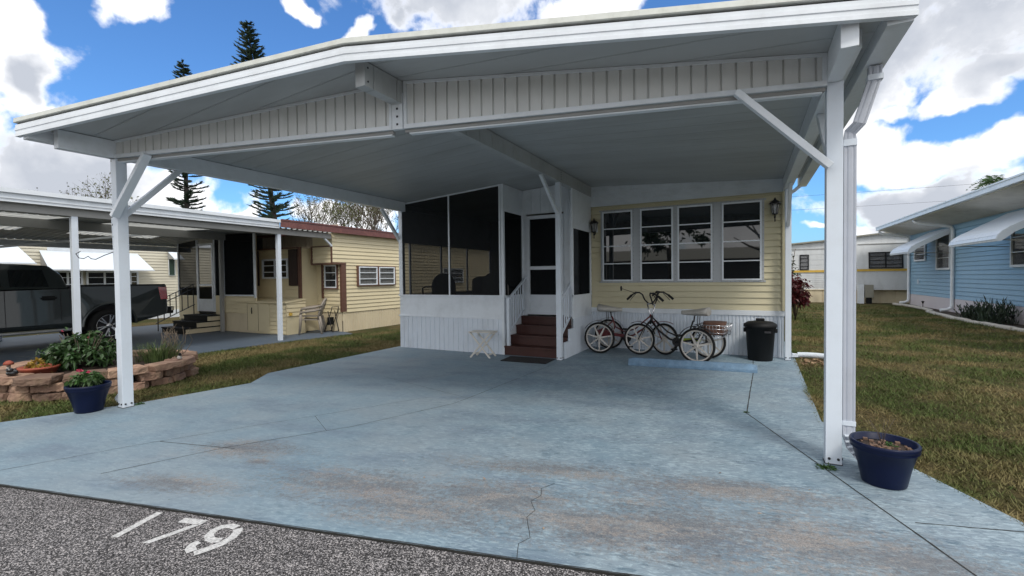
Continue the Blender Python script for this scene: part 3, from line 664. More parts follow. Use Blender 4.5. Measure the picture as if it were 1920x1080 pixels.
# ---------------------------------------------------------------- porch
po = thing('screened_porch', 'white screened porch with black mesh panels and white knee wall', 'porch', (-5.5, 7.94, 0))
PY = 7.94
g = G(); g.ribs((-6.84, PY-.01), (1,0,0), (0,-1,0), 2.59, 0, .69, .118, .010, .014); obj('skirting', g, skirtw, po)
g = G(); g.box(-6.84, -4.25, PY-.004, PY+.05, .715, 1.135); obj('knee_wall', g, white, po)
g = G(); g.box(-6.86, -4.235, PY-.022, PY+.03, .685, .715); g.box(-6.86, -4.235, PY-.022, PY+.04, 1.130, 1.158); obj('sill', g, white, po)
def top_y(x, d=0): return zc(x)-.01-d
g = G()
for a_, b_ in ((-6.84, -6.75), (-5.53, -5.50), (-4.335, -4.305), (-4.29, -4.235)): g.box(a_, b_, PY-.016, PY+.03, 1.158, top_y((a_+b_)/2))
g.hexa([(-6.75,PY-.014,top_y(-6.75,.03)),(-4.3,PY-.014,top_y(-4.3,.03)),(-4.3,PY+.03,top_y(-4.3,.03)),(-6.75,PY+.03,top_y(-6.75,.03))], [(-6.75,PY-.014,top_y(-6.75)),(-4.3,PY-.014,top_y(-4.3)),(-4.3,PY+.03,top_y(-4.3)),(-6.75,PY+.03,top_y(-6.75))])
g.box(-4.29, -4.24, PY-.016, PY+.03, .0, 1.13); obj('frame', g, white, po)
for a_, b_ in ((-6.75, -5.53), (-5.50, -4.335)):
    g = G(); g.poly([(a_,PY,1.158),(b_,PY,1.158),(b_,PY,top_y(b_,.03)),(a_,PY,top_y(a_,.03))]); obj('screen_panel', g, screen, po)
# side wall of the step recess
DY = 8.82
g = G(); g.box(-4.29, -4.25, PY+.03, DY, 0, 1.15); g.box(-4.29, -4.25, PY+.03, DY, 2.80, zc(-4.25)-.01); g.box(-4.285, -4.245, PY+.03, PY+.06, 1.15, 2.80); g.box(-4.285, -4.245, DY-.04, DY, 1.15, 2.80); obj('recess_wall', g, white, po)
g = G(); g.poly([(-4.26,PY+.06,1.15),(-4.26,DY-.04,1.15),(-4.26,DY-.04,2.8),(-4.26,PY+.06,2.8)]); obj('screen_panel', g, screen2, po)
# left side wall
g = G(); g.box(-6.88, -6.85, PY+.05, 12.0, 0, 1.15)
for y in (8.3, 9.5, 10.7, 11.95): g.box(-6.88, -6.85, y, y+.05, 1.15, 2.3)
g.box(-6.88, -6.85, 8.0, 12.0, 2.3, 3.19); obj('left_wall', g, white, po)
g = G(); g.poly([(-6.865,8.35,1.15),(-6.865,11.95,1.15),(-6.865,11.95,2.3),(-6.865,8.35,2.3)]); obj('screen_panel', g, see_mat('side_screen', (.01, .01, .012), .60, .9, 0), po)
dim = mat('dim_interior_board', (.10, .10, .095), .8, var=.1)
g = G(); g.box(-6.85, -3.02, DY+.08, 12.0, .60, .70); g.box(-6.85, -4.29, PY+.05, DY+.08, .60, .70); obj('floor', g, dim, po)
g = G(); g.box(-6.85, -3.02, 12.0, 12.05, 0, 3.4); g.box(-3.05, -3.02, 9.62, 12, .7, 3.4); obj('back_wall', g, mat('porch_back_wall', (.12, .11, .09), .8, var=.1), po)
window(po, (-3.05, 0), (0,1,0), (-1,0,0), 9.9, 11.0, 1.5, 2.6, 3, white, glass, .04, .03)
g = G()
bot = [(-6.86, 9.60, zc(-6.86)), (XM, 9.60, zc(XM)), (XM, 12.1, zc(XM)), (-6.86, 12.1, zc(-6.86))]
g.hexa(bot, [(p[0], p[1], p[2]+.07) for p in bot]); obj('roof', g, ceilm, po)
# door wall
g = G(); g.ribs((-4.25, DY), (1,0,0), (0,-1,0), 1.25, 2.82, lambda q: zc(-4.25+q)-.01, .21, .012, .012)
g.box(-4.25, -4.16, DY-.01, DY+.04, .70, 2.82); g.box(-3.33, -3.02, DY-.01, DY+.04, .70, 2.82); obj('door_wall', g, white, po)
g = G()
g.box(-4.16, -4.08, DY-.035, DY+.02, .73, 2.78); g.box(-3.41, -3.33, DY-.035, DY+.02, .73, 2.78); g.box(-4.08, -3.41, DY-.035, DY+.02, 2.71, 2.78)
g.box(-4.08, -3.41, DY-.035, DY+.02, 1.66, 1.73); g.box(-4.08, -3.41, DY-.035, DY+.02, 1.10, 1.14); g.box(-4.08, -3.41, DY-.02, DY+.01, .78, 1.10); g.box(-4.08, -3.41, DY-.035, DY+.02, .73, .78)
dr = obj('door', g, white, po)
g = G(); g.poly([(-4.08,DY,1.14),(-3.41,DY,1.14),(-3.41,DY,1.66),(-4.08,DY,1.66)]); g.poly([(-4.08,DY,1.73),(-3.41,DY,1.73),(-3.41,DY,2.71),(-4.08,DY,2.71)]); obj('door_screen', g, screen2, dr)
g = G(); g.box(-3.46, -3.42, DY-.06, DY-.036, 1.60, 1.75); obj('handle', g, blackm, dr)
# right vestibule wall (facing the trikes)
g = G(); g.box(-3.03, -3.0, 8.42, HY-.03, .0, 1.13); g.hexa([(-3.03,8.42,2.44),(-3.0,8.42,2.44),(-3.0,9.59,2.44),(-3.03,9.59,2.44)], [(-3.03,8.42,zc(-3)-.01),(-3.0,8.42,zc(-3)-.01),(-3.0,9.59,zc(-3)-.01),(-3.03,9.59,zc(-3)-.01)])
g.box(-3.03, -2.995, 8.42, 8.46, 1.13, 2.44); g.box(-3.03, -2.995, 9.50, 9.59, 1.13, 2.44); g.box(-3.04, -2.985, 8.42, 9.59, 1.12, 1.15)
for y in (8.44, 8.50): g.box(-3.06, -3.04, y, y+.02, .75, 2.9)
obj('right_wall', g, white, po)
g = G(); g.poly([(-3.01,8.46,1.15),(-3.01,9.50,1.15),(-3.01,9.50,2.44),(-3.01,8.46,2.44)]); obj('screen_panel', g, screen2, po)
g = G(); g.hexa([(-3.02,7.93,0),(-2.99,7.93,0),(-2.99,9.59,0),(-3.02,9.59,0)], [(-3.02,7.93,.30),(-2.99,7.93,.30),(-2.99,9.59,.30),(-3.02,9.59,.30)])
g.box(-3.02, -2.985, 8.18, 9.59, .301, .52); g.box(-3.02, -2.985, 8.42, 9.59, .521, .70); obj('step_stringer', g, skirtw, po)

# furniture behind the mesh
wick = mat('grey_brown_wicker', (.16, .145, .13), .8, var=.2, vs=30)
def porch_chair(x, y, rz, lab, round_=True):
    t_ = thing('porch_chair', lab, 'chair', (x, y, .70), rz, 'chairs inside the screened porch')
    g = G(); g.box(-.26, .26, -.25, .25, .36, .44); obj('seat', g, wick, t_, local=True, bevel=.02)
    g = G(); pts = []
    for k in range(13):
        a_ = math.pi*k/12; pts.append((.29*math.cos(a_), .27, .62+(.30 if round_ else .22)*math.sin(a_)**(1 if round_ else .4)))
    pts = [(.29, .27, .42)]+pts+[(-.29, .27, .42)]
    g.hexa([(p[0], p[1], p[2]) for p in pts], [(p[0], p[1]+.04, p[2]) for p in pts]); obj('backrest', g, wick, t_, local=True)
    for sx_ in (-1, 1):
        for sy in (-1, 1): g = G(); g.bar((.23*sx_, .22*sy, 0), (.22*sx_, .2*sy, .36), .035, .035); obj('leg', g, wick, t_, local=True)
        g = G(); g.tube([(.27*sx_, .27, .62), (.29*sx_, 0, .62), (.28*sx_, -.22, .58), (.25*sx_, -.24, .40)], .02, 6); obj('arm', g, wick, t_, local=True)
porch_chair(-5.0, 8.75, math.pi, 'grey square-backed chair behind the right mesh panel of the porch', False)
porch_chair(-4.58, 8.40, math.pi*1.04, 'grey round-backed chair next to the corner behind the porch mesh', True)
porch_chair(-6.3, 8.6, math.pi*1.35, 'pale round-backed chair behind the left mesh panel of the porch', True)

# steps
sp_ = thing('entry_steps', 'red-brown painted wooden steps up to the white screen door', 'steps', (-3.6, 8.4, 0))
zs = [0, .175, .36, .535, .70]; ys = [7.93, 8.20, 8.45, 8.69, 8.80]
for k in range(4):
    g = G(); x1 = -3.04 if k else -3.04
    g.box(-4.24+.002*k, -3.04, ys[k]-.02, ys[k+1]+.015 if k < 3 else 8.80, zs[k+1]-.035, zs[k+1]); obj('tread', g, stepred, sp_, bevel=.004)
    g = G(); g.box(-4.235, -3.045, ys[k], ys[k]+.02, zs[k]+.001, zs[k+1]-.036); obj('riser', g, stepred, sp_)
def railing(x, lab):
    t_ = thing('step_railing', lab, 'railing', (x, 8.0, .175), 0, 'white railings beside the entry steps')
    z0 = .176; g = G(); g.box(x-.028, x+.028, 7.95, 8.006, z0, 1.10); g.box(x-.034, x+.034, 7.944, 8.012, 1.10, 1.115); obj('newel', g, whiteD, t_)
    g = G(); g.bar((x, 7.99, 1.085), (x, 8.78, 1.50), .04, .035); obj('handrail', g, whiteD, t_)
    g = G(); g.bar((x, 8.0, .42), (x, 8.70, .86), .03, .03); obj('bottom_rail', g, whiteD, t_)
    for k in range(6): y = 8.08+k*.11; g = G(); g.box(x-.010, x+.010, y-.010, y+.010, .42+(y-8.0)*.63, 1.09+(y-7.99)*.525); obj('baluster', g, whiteD, t_)
railing(-4.17, 'white metal railing at left of the red-brown steps'); railing(-3.09, 'white metal railing behind the middle post, right of the steps')
g = G(); g.prism([(-3.98, 7.28), (-3.12, 7.33), (-3.14, 7.80), (-4.02, 7.76)], .003, .016); tag(obj('door_mat', g, rubmat), 'black rubber doormat at the foot of the steps', 'doormat')

# folding tray table
t_ = thing('folding_table', 'small white folding tray table against the porch skirting', 'folding table', (-4.50, 7.55, 0), R(4))
g = G()
for k in range(5): y = -.15+k*.062; g.box(-.235, .235, y, y+.055, .475, .49)
g.box(-.23, -.20, -.14, .15, .455, .474); g.box(.20, .23, -.14, .15, .455, .474); obj('tabletop', g, mat('white_table_paint', (.66, .63, .57), .5, var=.08, vs=6), t_, local=True)
for y in (-.13, .13):
    for sx_ in (-1, 1):
        g = G(); g.bar((-.20*sx_, y+.012*sx_, .455), (.20*sx_, y+.012*sx_, 0), .028, .018, (0, 1, 0)); obj('leg', g, MATS['white_table_paint'], t_, local=True)
for sx_ in (-1, 1): g = G(); g.bar((.16*sx_, -.13, .06), (.16*sx_, .13, .06), .02, .02); obj('crossbar', g, MATS['white_table_paint'], t_, local=True)

# wheel stop
g = G(); ax = Vector((1.93, .14, 0)).normalized(); ay = Vector((-ax.y, ax.x, 0)); P0 = Vector((-1.81, 7.80, 0))
prof = [(0, .002), (.0, .045), (.035, .125), (.105, .125), (.15, .045), (.15, .002)]
n_ = 24; rings = []
for i in range(n_+1):
    t2 = 1.935*i/n_; e_ = .02 if i in (0, n_) else 0; rings.append([g.b.verts.new(P0+ax*t2+ay*(q+ (0.004*mnoise.noise(Vector((t2*6, q*20, 0)))))+Vector((0,0,max(.002, z-e_*(z > .1)+.004*mnoise.noise(Vector((t2*7, q*10, 4)))*(z > .01))))) for q, z in prof])
for a_, b_ in zip(rings, rings[1:]):
    for k in range(len(prof)): g.face([a_[k], a_[(k+1) % len(prof)], b_[(k+1) % len(prof)], b_[k]])
g.face(rings[0]); g.face(rings[-1][::-1])
tag(obj('wheel_stop', g, mat('blue_stop_paint', (.125, .215, .315), .7, var=.35, vs=9, dirt=(.24, .34, .44), dirt_amt=.5, dirt_scale=14, bump=.6, bs=50)), 'low blue painted concrete wheel stop in front of the tricycles', 'wheel stop')

# trash can
tx, ty = .18, 9.23
t_ = thing('trash_can', 'black plastic trash can with lid beside the rear right post', 'trash can', (tx, ty, 0))
g = G(); prof = [(.185, .0), (.195, .012), (.232, .56), (.245, .565), (.248, .605), (.236, .61)]; g.lathe(prof, (tx, ty, .001), 36); obj('body', g, blackp, t_)
g = G(); g.lathe([(.262, .585), (.266, .60), (.262, .635), (.20, .675), (.10, .69), (.03, .695)], (tx, ty, 0), 36); ld = obj('lid', g, blackp, t_)
g = G(); g.box(tx-.07, tx+.07, ty-.028, ty+.028, .69, .735); obj('lid_handle', g, blackp, ld, bevel=.012)
for sx_ in (-1, 1): g = G(); g.box(tx+sx_*.235-.03, tx+sx_*.235+.03, ty-.06, ty+.06, .49, .56); obj('handle', g, blackp, t_, bevel=.015)
g = G(); g.box(tx+.06, tx+.16, ty-.245, ty-.222, .50, .53); obj('grip_slot', g, darkgap, t_)

# ---------------------------------------------------------------- tricycles
def wheel_part(parent, cx, cy, r=.305, steer=0.0, fend=None):
    c, s_ = math.cos(steer), math.sin(steer)
    def T(g):
        for v in g.b.verts:
            x, y, z = v.co; v.co = (cx+x*c-y*s_, cy+x*s_+y*c, z+r)
    g = G(); ri = r-.056
    g.lathe([(ri, -.014), (ri+.018, -.014), (ri+.018, .014), (ri, .014), (ri-.006, .006), (ri-.006, -.006)], (0,0,0), 48, 'y', close=True)
    g.lathe([(.030, -.045), (.030, .045), (.012, .05), (.012, -.05)], (0,0,0), 16, 'y', close=True)
    for k in range(7):
        a_ = 2*math.pi*k/7+.2; d = Vector((math.cos(a_), 0, math.sin(a_))); t2 = Vector((-d.z, 0, d.x))
        a0, a1 = d*.02, d*(ri-.005)
        def quad(p, w2, h2): return [p+t2*w2+Vector((0,h2,0)), p-t2*w2+Vector((0,h2,0)), p-t2*w2-Vector((0,h2,0)), p+t2*w2-Vector((0,h2,0))]
        g.hexa(quad(a0, .018, .014), quad(a1, .009, .010))
    T(g); w_ = obj('wheel', g, wheelw, parent, local=True)
    ri = r-.056; g = G(); n1 = [(ri+.014+.042*(1+math.cos(q))*.5, .028*math.sin(q)) for q in [2*math.pi*k/10 for k in range(10)]]
    g.lathe(n1, (0,0,0), 48, 'y', close=True); T(g); obj('tyre', g, rubber, w_, local=True)
    return w_
def tricycle(lab, loc, rz, fm, steer, basket, mirror, near):
    t_ = thing('tricycle', lab, 'tricycle', loc, rz)
    for sy in (-1, 1): wheel_part(t_, 0, .33*sy)
    wheel_part(t_, 1.17, 0, .300, steer)
    g = G(); g.tube([(0, -.33, .305), (0, .33, .305)], .012, 8); g.tube([(0, -.2, .305), (0, -.2, .46), (0, .2, .46), (0, .2, .305)], .012, 8); obj('axle', g, fm, t_, local=True)
    g = G()
    g.tube([(.0, 0, .42), (.12, 0, .36), (.40, 0, .30), (.58, 0, .34), (.78, 0, .48), (.93, 0, .66)], .019, 10)
    g.tube([(.17, 0, .33), (.22, 0, .52), (.16, 0, .70)], .015, 8); g.tube([(.22, 0, .50), (.42, 0, .40), (.62, 0, .47), (.90, 0, .72)], .014, 8)
    g.tube([(.955, 0, .60), (.91, 0, .76)], .022, 10)
    for sy in (-1, 1): g.tube([(.0, .08*sy, .44), (.16, .03*sy, .60)], .009, 6)
    obj('frame', g, fm, t_, local=True)
    c, s_ = math.cos(steer), math.sin(steer)
    def st_(p): x, y, z = p; hx = 1.01-.35*(z-.5) if z > .5 else 1.01; return (1.06+(x-1.06)*c-y*s_, (x-1.06)*s_+y*c, z)
    g = G()
    for sy in (-1, 1): g.tube([st_(p) for p in [(1.17, .055*sy, .30), (1.06, .05*sy, .52), (.98, .035*sy, .62)]], .011, 8)
    g.tube([st_(p) for p in [(.98, -.045, .625), (.98, .045, .625)]], .014, 8); obj('fork', g, chrome if 0 else fm, t_, local=True)
    g = G(); g.tube([(.955, 0, .60), (.90, 0, .80), (.855, 0, .965)], .013, 8); g.tube([(.855, 0, .965), (.90, 0, .965)], .016, 8); obj('stem', g, chrome, t_, local=True)
    g = G(); bars = {}
    for sy in (-1, 1):
        path = [(.885, 0, .965), (.885, .06*sy, .968), (.875, .17*sy, 1.05), (.885, .25*sy, 1.15), (.86, .31*sy, 1.19), (.79, .34*sy, 1.185), (.70, .35*sy, 1.13), (.62, .36*sy, 1.06)]
        g.tube([st_(p) for p in path], .0145, 8)
    hb = obj('handlebar', g, blackm, t_, local=True)
    for sy in (-1, 1):
        g = G(); g.tube([st_(p) for p in [(.71, .35*sy, 1.137), (.615, .361*sy, 1.052)]], .022, 8); obj('grip', g, rubber, hb, local=True)
        g = G(); g.tube([st_(p) for p in [(.80, .345*sy, 1.16), (.72, .36*sy, 1.08), (.68, .365*sy, 1.03)]], .006, 6); g.bar(st_((.81, .33*sy, 1.19)), st_((.77, .345*sy, 1.17)), .035, .035); obj('brake_lever', g, blackm, hb, local=True)
    if mirror:
        g = G(); m0 = Vector(st_((.80, .35*near, 1.18))); m1 = Vector(st_((.60, .52*near, 1.27))); g.tube([m0, m1], .005, 6); g.lathe([(.01, -.01), (.048, -.008), (.05, .004), (.03, .012)], m1, 16, 'x'); obj('mirror', g, blackm, hb, local=True)
    g = G(); g.tube([(.15, 0, .68), (.13, 0, .80)], .013, 8)
    for sy in (-1, 1): g.tube([(.02, .05*sy, .55), (.07, .05*sy, .66), (.06, .06*sy, .80)], .007, 6)
    obj('seat_post', g, blackm, t_, local=True)
    g = G(); rings = []
    for i in range(11):
        x = .36-.47*i/10; tt = i/10; w2 = .035+.135*min(1, tt*1.35)**1.6*(1-.25*max(0, tt-.85)/.15); h2 = .040+.045*tt; zc_ = .835+.03*tt**2
        rings.append([g.b.verts.new((x, w2*math.cos(a_), zc_+h2*(math.sin(a_) if math.sin(a_) > 0 else .8*math.sin(a_)))) for a_ in [2*math.pi*k/14 for k in range(14)]])
    for a_, b_ in zip(rings, rings[1:]):
        for k in range(14): g.face([a_[k], a_[(k+1) % 14], b_[(k+1) % 14], b_[k]]).smooth = True
    g.face(rings[0]); g.face(rings[-1][::-1]); obj('seat', g, seatw, t_, local=True)
    # fenders
    for cx, cy, rr, a0, a1, hh in ((0, -.33, .335, 20, 150, .305), (0, .33, .335, 20, 150, .305), (1.17, 0, .33, 60, 160, .30)):
        g = G(); rings = []
        for i in range(15):
            a_ = R(a0+(a1-a0)*i/14); ring = []
            for q in (-.030, -.018, 0, .018, .030): rad = rr+.010*(1-(q/.03)**2); ring.append(g.b.verts.new((cx+rad*math.cos(a_)*1.0, cy+q, hh+rad*math.sin(a_))))
            rings.append(ring)
        for a_, b_ in zip(rings, rings[1:]):
            for k in range(4): g.face([a_[k], a_[k+1], b_[k+1], b_[k]]).smooth = True
        g.noflip = True; obj('fender', g, chrome if cx == 0 and not basket else fm, t_, local=True)
    g = G(); g.lathe([(.085, -.005), (.085, .005)], (.47, -.05, .29), 24, 'y'); g.bar((.47, -.09, .29), (.55, -.09, .14), .02, .012); g.bar((.47, .09, .29), (.39, .09, .44), .02, .012); g.tube([(.47, -.09, .29), (.47, .09, .29)], .012, 8); ck = obj('crank', g, blackm, t_, local=True)
    g = G(); g.box(.50, .60, -.18, -.10, .125, .15); obj('pedal', g, blackp, ck, local=True); g = G(); g.box(.34, .44, .10, .18, .43, .455); obj('pedal', g, blackp, ck, local=True)
    g = G(); g.bar((.47, -.06, .33), (.05, -.06, .36), .012, .06); obj('chain_guard', g, fm if not basket else lime, t_, local=True)
    if basket:
        g = G(); z0, z1 = .47, .66
        for z in (z0, .53, .60, z1):
            rr = .004 if z < z1 else .006; o_ = .0 if z < z1 else .0; ex = .03*(z-z0)/.19
            g.tube([(.02+ex, -.24-ex, z), (-.40-ex, -.24-ex, z), (-.40-ex, .24+ex, z), (.02+ex, .24+ex, z), (.02+ex, -.24-ex, z)], rr, 5)
        for i in range(9):
            x = .02-.42*i/8
            for sy in (-1, 1): g.tube([(x, .24*sy, z0), (x*1.0, .27*sy, z1)], .003, 4)
            g.tube([(x, -.24, z0), (x, .24, z0)], .003, 4)
        for i in range(11):
            y = -.24+.48*i/10; g.tube([(-.40, y, z0), (-.43, y, z1)], .003, 4)
        obj('wire_basket', g, chrome, t_, local=True)
    else:
        g = G(); g.box(-.10, .12, -.20, .20, .30, .44); obj('rear_box', g, dkred, t_, local=True, bevel=.01)
    return t_
ra, fa = Vector((-2.62, 9.12, 0)), Vector((-1.46, 9.10, 0))
tricycle('dark red adult tricycle with chrome fenders, facing right, leftmost by the steps', (-2.60, 9.15, 0), math.atan2(fa.y-ra.y, fa.x-ra.x), dkred, R(-25), False, True, -1)
rb, fb = Vector((-.72, 8.72, 0)), Vector((-1.88, 8.96, 0))
tb = tricycle('black adult tricycle with wire basket behind, facing left, nearest the trash can', rb, math.atan2(fb.y-rb.y, fb.x-rb.x), blackm, R(6), True, False, -1)
# bag in the basket
g = G(); c_ = rb + Vector((.20, -.04, 0)); rings = []
for i in range(7):
    z = .49+.21*i/6; sc = 1-.06*(i/6)**2; rings.append([g.b.verts.new((c_.x+(.19*sc+.012*math.sin(5*a_+i))*math.copysign(abs(math.cos(a_))**.5, math.cos(a_)), c_.y+(.20*sc+.01*math.cos(4*a_+i))*math.copysign(abs(math.sin(a_))**.5, math.sin(a_)), z)) for a_ in [2*math.pi*k/24 for k in range(24)]])
for a_, b_ in zip(rings, rings[1:]):
    for k in range(24): g.face([a_[k], a_[(k+1) % 24], b_[(k+1) % 24], b_[k]]).smooth = True
g.face(rings[0][::-1]); g.face(rings[-1]); tag(obj('bag', g, bagb), 'brown cloth bag sitting in the wire basket of the black tricycle', 'bag')

# ---------------------------------------------------------------- leaves
def rnd(a_, b_): return random.uniform(a_, b_)
def leaf(g, p, d, ln, w_, droop=0.0, nrm=None):
    d = Vector(d).normalized(); s_ = d.cross(Vector(nrm) if nrm else Vector((rnd(-1,1), rnd(-1,1), rnd(-.2,1.2))))
    if s_.length < 1e-3: s_ = d.orthogonal()
    s_.normalize(); p = Vector(p); m_ = p+d*ln*.5+Vector((0,0,-droop*ln*.2)); e_ = p+d*ln+Vector((0,0,-droop*ln))
    f = g.face([g.b.verts.new(p), g.b.verts.new(m_+s_*w_/2), g.b.verts.new(e_), g.b.verts.new(m_-s_*w_/2)])
def rdir(zmin=-1, zmax=1):
    a_ = rnd(0, 2*math.pi); z = rnd(zmin, zmax); r_ = math.sqrt(max(0, 1-z*z)); return Vector((r_*math.cos(a_), r_*math.sin(a_), z))
def foliage(c, rad, n_, ln, w_, droop=.2, clump=.35, nclump=12, shell=.5):
    g = G(); c = Vector(c); rad = Vector(rad)
    cl = []
    for k in range(nclump):
        d = rdir(-.7, 1); q = rnd(shell, 1); cl.append(Vector((d.x*rad.x*q, d.y*rad.y*q, d.z*rad.z*q)))
    for i in range(n_):
        k = random.choice(cl); d = rdir(); q = abs(random.gauss(0, .5))*clump
        p = c+k+Vector((d.x*rad.x*q, d.y*rad.y*q, d.z*rad.z*q)); o_ = (k.normalized()*.6+rdir()).normalized()
        leaf(g, p, o_, ln*rnd(.6, 1.25), w_*rnd(.7, 1.2), droop)
    g.noflip = True; return g

# pots
def pot(name, lab, x, y, rt_, rb_, h, zc0=0.0, sx_=1.0):
    t_ = thing(name, lab, 'flower pot', (x, y, zc0), 0, 'navy glazed pots by the front posts')
    g = G(); g.lathe([(rb_, .002), (rb_+.004, .01), (rb_+(rt_-rb_)*.35, h*.42), (rt_-.018, h*.80), (rt_-.004, h*.84), (rt_-.012, h*.87), (rt_-.002, h*.90), (rt_, h*.97), (rt_-.006, h), (rt_-.022, h-.004), (rt_-.026, h*.84), (.001, h*.82)], (x, y, zc0), 44); obj('shell', g, navy, t_)
    g = G(); g.lathe([(rt_-.028, h*.845), (.10, h*.87), (.002, h*.88)], (x, y, zc0), 30); obj('soil', g, soil, t_); return t_
pt = pot('flower_pot', 'navy glazed pot with bare soil and tiny sprigs beside the right front post', .862, 4.13, .205, .128, .305)
g = G()
for k in range(70): a_ = rnd(0, 6.28); r_ = rnd(0, .16); s_ = rnd(.006, .014); x, y = .862+r_*math.cos(a_), 4.13+r_*math.sin(a_); g.box(x-s_, x+s_, y-s_*.8, y+s_*.8, .262, .262+s_*1.3)
obj('pebbles', g, mat('soil_pebbles', (.16, .10, .07), .9, var=.6, vs=40), pt, bevel=.002)
tag(foliage((.85, 4.12, .285), (.05, .05, .02), 60, .03, .012, .1, .9, 5), '', '') if 0 else None
g = foliage((.85, 4.12, .285), (.06, .05, .02), 60, .03, .012, .1, .9, 5); obj('sprig', g, leafg, pt)
g = G()
for k in range(7):
    a_ = rnd(0, 6.28); g.tube([(.85, 4.12, .27), (.85+.03*math.cos(a_), 4.12+.03*math.sin(a_), .36), (.85+.10*math.cos(a_), 4.12+.08*math.sin(a_), .42+rnd(0, .06))], .0016, 4)
obj('twigs', g, bark, pt)
pl_ = pot('flower_pot', 'navy glazed pot with pink flowers beside the left front post', -6.86, 2.52, .21, .125, .32)
g = foliage((-6.92, 2.50, .38), (.17, .15, .07), 420, .065, .035, .5, .5, 14); obj('leaves', g, leafg, pl_)
g = G()
for k in range(4):
    c_ = Vector((-6.83+rnd(-.07, .07), 2.46+rnd(-.06, .06), .47+rnd(-.02, .03)))
    for j in range(12): leaf(g, c_, rdir(-.1, 1), .028, .024, .2)
g.noflip = True; obj('blossom', g, petal, pl_)

# ---------------------------------------------------------------- stone planter
PC = Vector((-8.85, 3.42, 0))
rp = thing('stone_planter', 'round raised planter of stacked red-tan stones behind the left post', 'planter', PC)
g = G(); k = 0
for row in range(3):
    n_ = (22, 19, 15)[row]; z0 = -.03+row*.112
    for i in range(n_):
        a0 = 2*math.pi*(i+.37*row)/n_+rnd(-.03, .03); da = 2*math.pi/n_*rnd(.44, .485)
        ri, ro = 1.0+rnd(-.02, .02), 1.20+rnd(-.045, .03)-row*.015+(.05 if row == 2 else 0); 
        if row == 2: ri -= .06
        hh = .105+rnd(-.012, .006); dz = rnd(-.004, .004)
        def P(a_, r_, z): return PC+Vector((r_*math.cos(a_), r_*math.sin(a_), z))
        j = [rnd(-.035, .03) for _ in range(6)]
        if row == 2: ro += rnd(-.02, .05)
        bt = [P(a0-da*.93, ri, z0), P(a0-da, ro-.03+j[0], z0), P(a0-da*.35, ro+j[1]-.01, z0), P(a0+da*.4, ro+j[2], z0), P(a0+da, ro-.03+j[3], z0), P(a0+da*.93, ri, z0)]
        tp = [v+Vector((0,0,hh+dz))+(PC-v).normalized()*rnd(0, .018) for v in bt]
        g.hexa(bt, tp)
bmesh.ops.bevel(g.b, geom=g.b.edges[:], offset=.010, segments=1, affect='EDGES', clamp_overlap=True)
bmesh.ops.subdivide_edges(g.b, edges=[e for e in g.b.edges if e.calc_length() > .05], cuts=3, use_grid_fill=True)
for v in g.b.verts:
    q = v.co; v.co = q+Vector((mnoise.noise(q*14), mnoise.noise(q*14+Vector((5,0,0))), .6*mnoise.noise(q*14+Vector((0,9,0)))))*.020+Vector((mnoise.noise(q*40), mnoise.noise(q*40+Vector((5,0,0))), 0))*.007
obj('stone_ring', g, stone, rp)
g = G(); g.lathe([(1.02, .20), (.6, .24), (.01, .26)], PC, 30); obj('soil', g, soil, rp)
# plants in the planter
def plant_tag(g, name, m, lab, cat='plant'): g.noflip = True; return tag(obj(name, g, m), lab, cat)
t_ = thing('flowering_shrub', 'dense dark green leafy shrub with a few red buds in the stone planter', 'shrub', (-8.75, 3.2, .24))
g = foliage((-8.72, 3.15, .47), (.50, .40, .27), 2600, .10, .045, .5, .42, 40, .35); obj('leaves', g, mat('glossy_shrub_leaf', (.040, .085, .026), .35, var=.4, vs=9, trans=.15), t_)
g = G()
for k in range(26): d = rdir(-.2, 1); g.tube([(-8.72, 3.2, .24), (-8.72+.25*d.x, 3.15+.2*d.y, .45), (-8.72+.48*d.x, 3.15+.38*d.y, .55+.25*d.z)], .005, 4)
obj('stems', g, bark, t_)
g = G()
for k in range(3):
    c_ = Vector((-8.72+rnd(-.3, .3), 3.1+rnd(-.2, .2), .76+rnd(-.08, .04)))
    for j in range(6): leaf(g, c_, rdir(0, 1), .025, .02)
g.noflip = True; obj('buds', g, petal, t_)
g = G()
for k in range(16):
    a_ = rnd(2.6, 4.2); ln = rnd(.35, .62); p0 = Vector((-9.15, 2.98, .24)); d = Vector((math.cos(a_), math.sin(a_)*.8, 0)); pv = p0
    h_ = rnd(.10, .32); prev = [g.b.verts.new(p0+Vector((0,.012,0))), g.b.verts.new(p0-Vector((0,.012,0)))]
    for i in range(1, 6):
        t2 = i/5; q = p0+d*ln*t2+Vector((0,0,h_*math.sin(t2*1.9))); w2 = .013*(1-t2*.9); sn = Vector((-d.y, d.x, .3)).normalized()*w2
        cur = [g.b.verts.new(q+sn), g.b.verts.new(q-sn)]; g.face([prev[0], prev[1], cur[1], cur[0]]); prev = cur
plant_tag(g, 'spiky_plant', pale_leaf, 'pale spiky strap-leaved plant at left side of the stone planter')
g = G()
for k in range(330):
    a_ = rnd(0, 6.28); r_ = rnd(0, .34); p0 = Vector((-8.38+r_*math.cos(a_), 3.95+r_*math.sin(a_)*.8, .24)); ln = rnd(.22, .42); aa = a_+rnd(-.6, .6); d = Vector((math.cos(aa), math.sin(aa), 0))
    prev = None; out = rnd(.3, 1)
    for i in range(5):
        t2 = i/4; q = p0+d*ln*out*.8*t2*t2+Vector((0,0,ln*(t2-.35*out*t2*t2))); sn = Vector((-d.y, d.x, 0))*.006*(1-t2*.85)
        cur = [g.b.verts.new(q+sn), g.b.verts.new(q-sn)]
        if prev: g.face([prev[0], prev[1], cur[1], cur[0]])
        prev = cur
plant_tag(g, 'grass_clump', mat('grassy_leaf', (.085, .125, .04), .6, var=.4, vs=9, trans=.3), 'tall arching grass clump at right side of the stone planter', 'grass plant')
g = G()
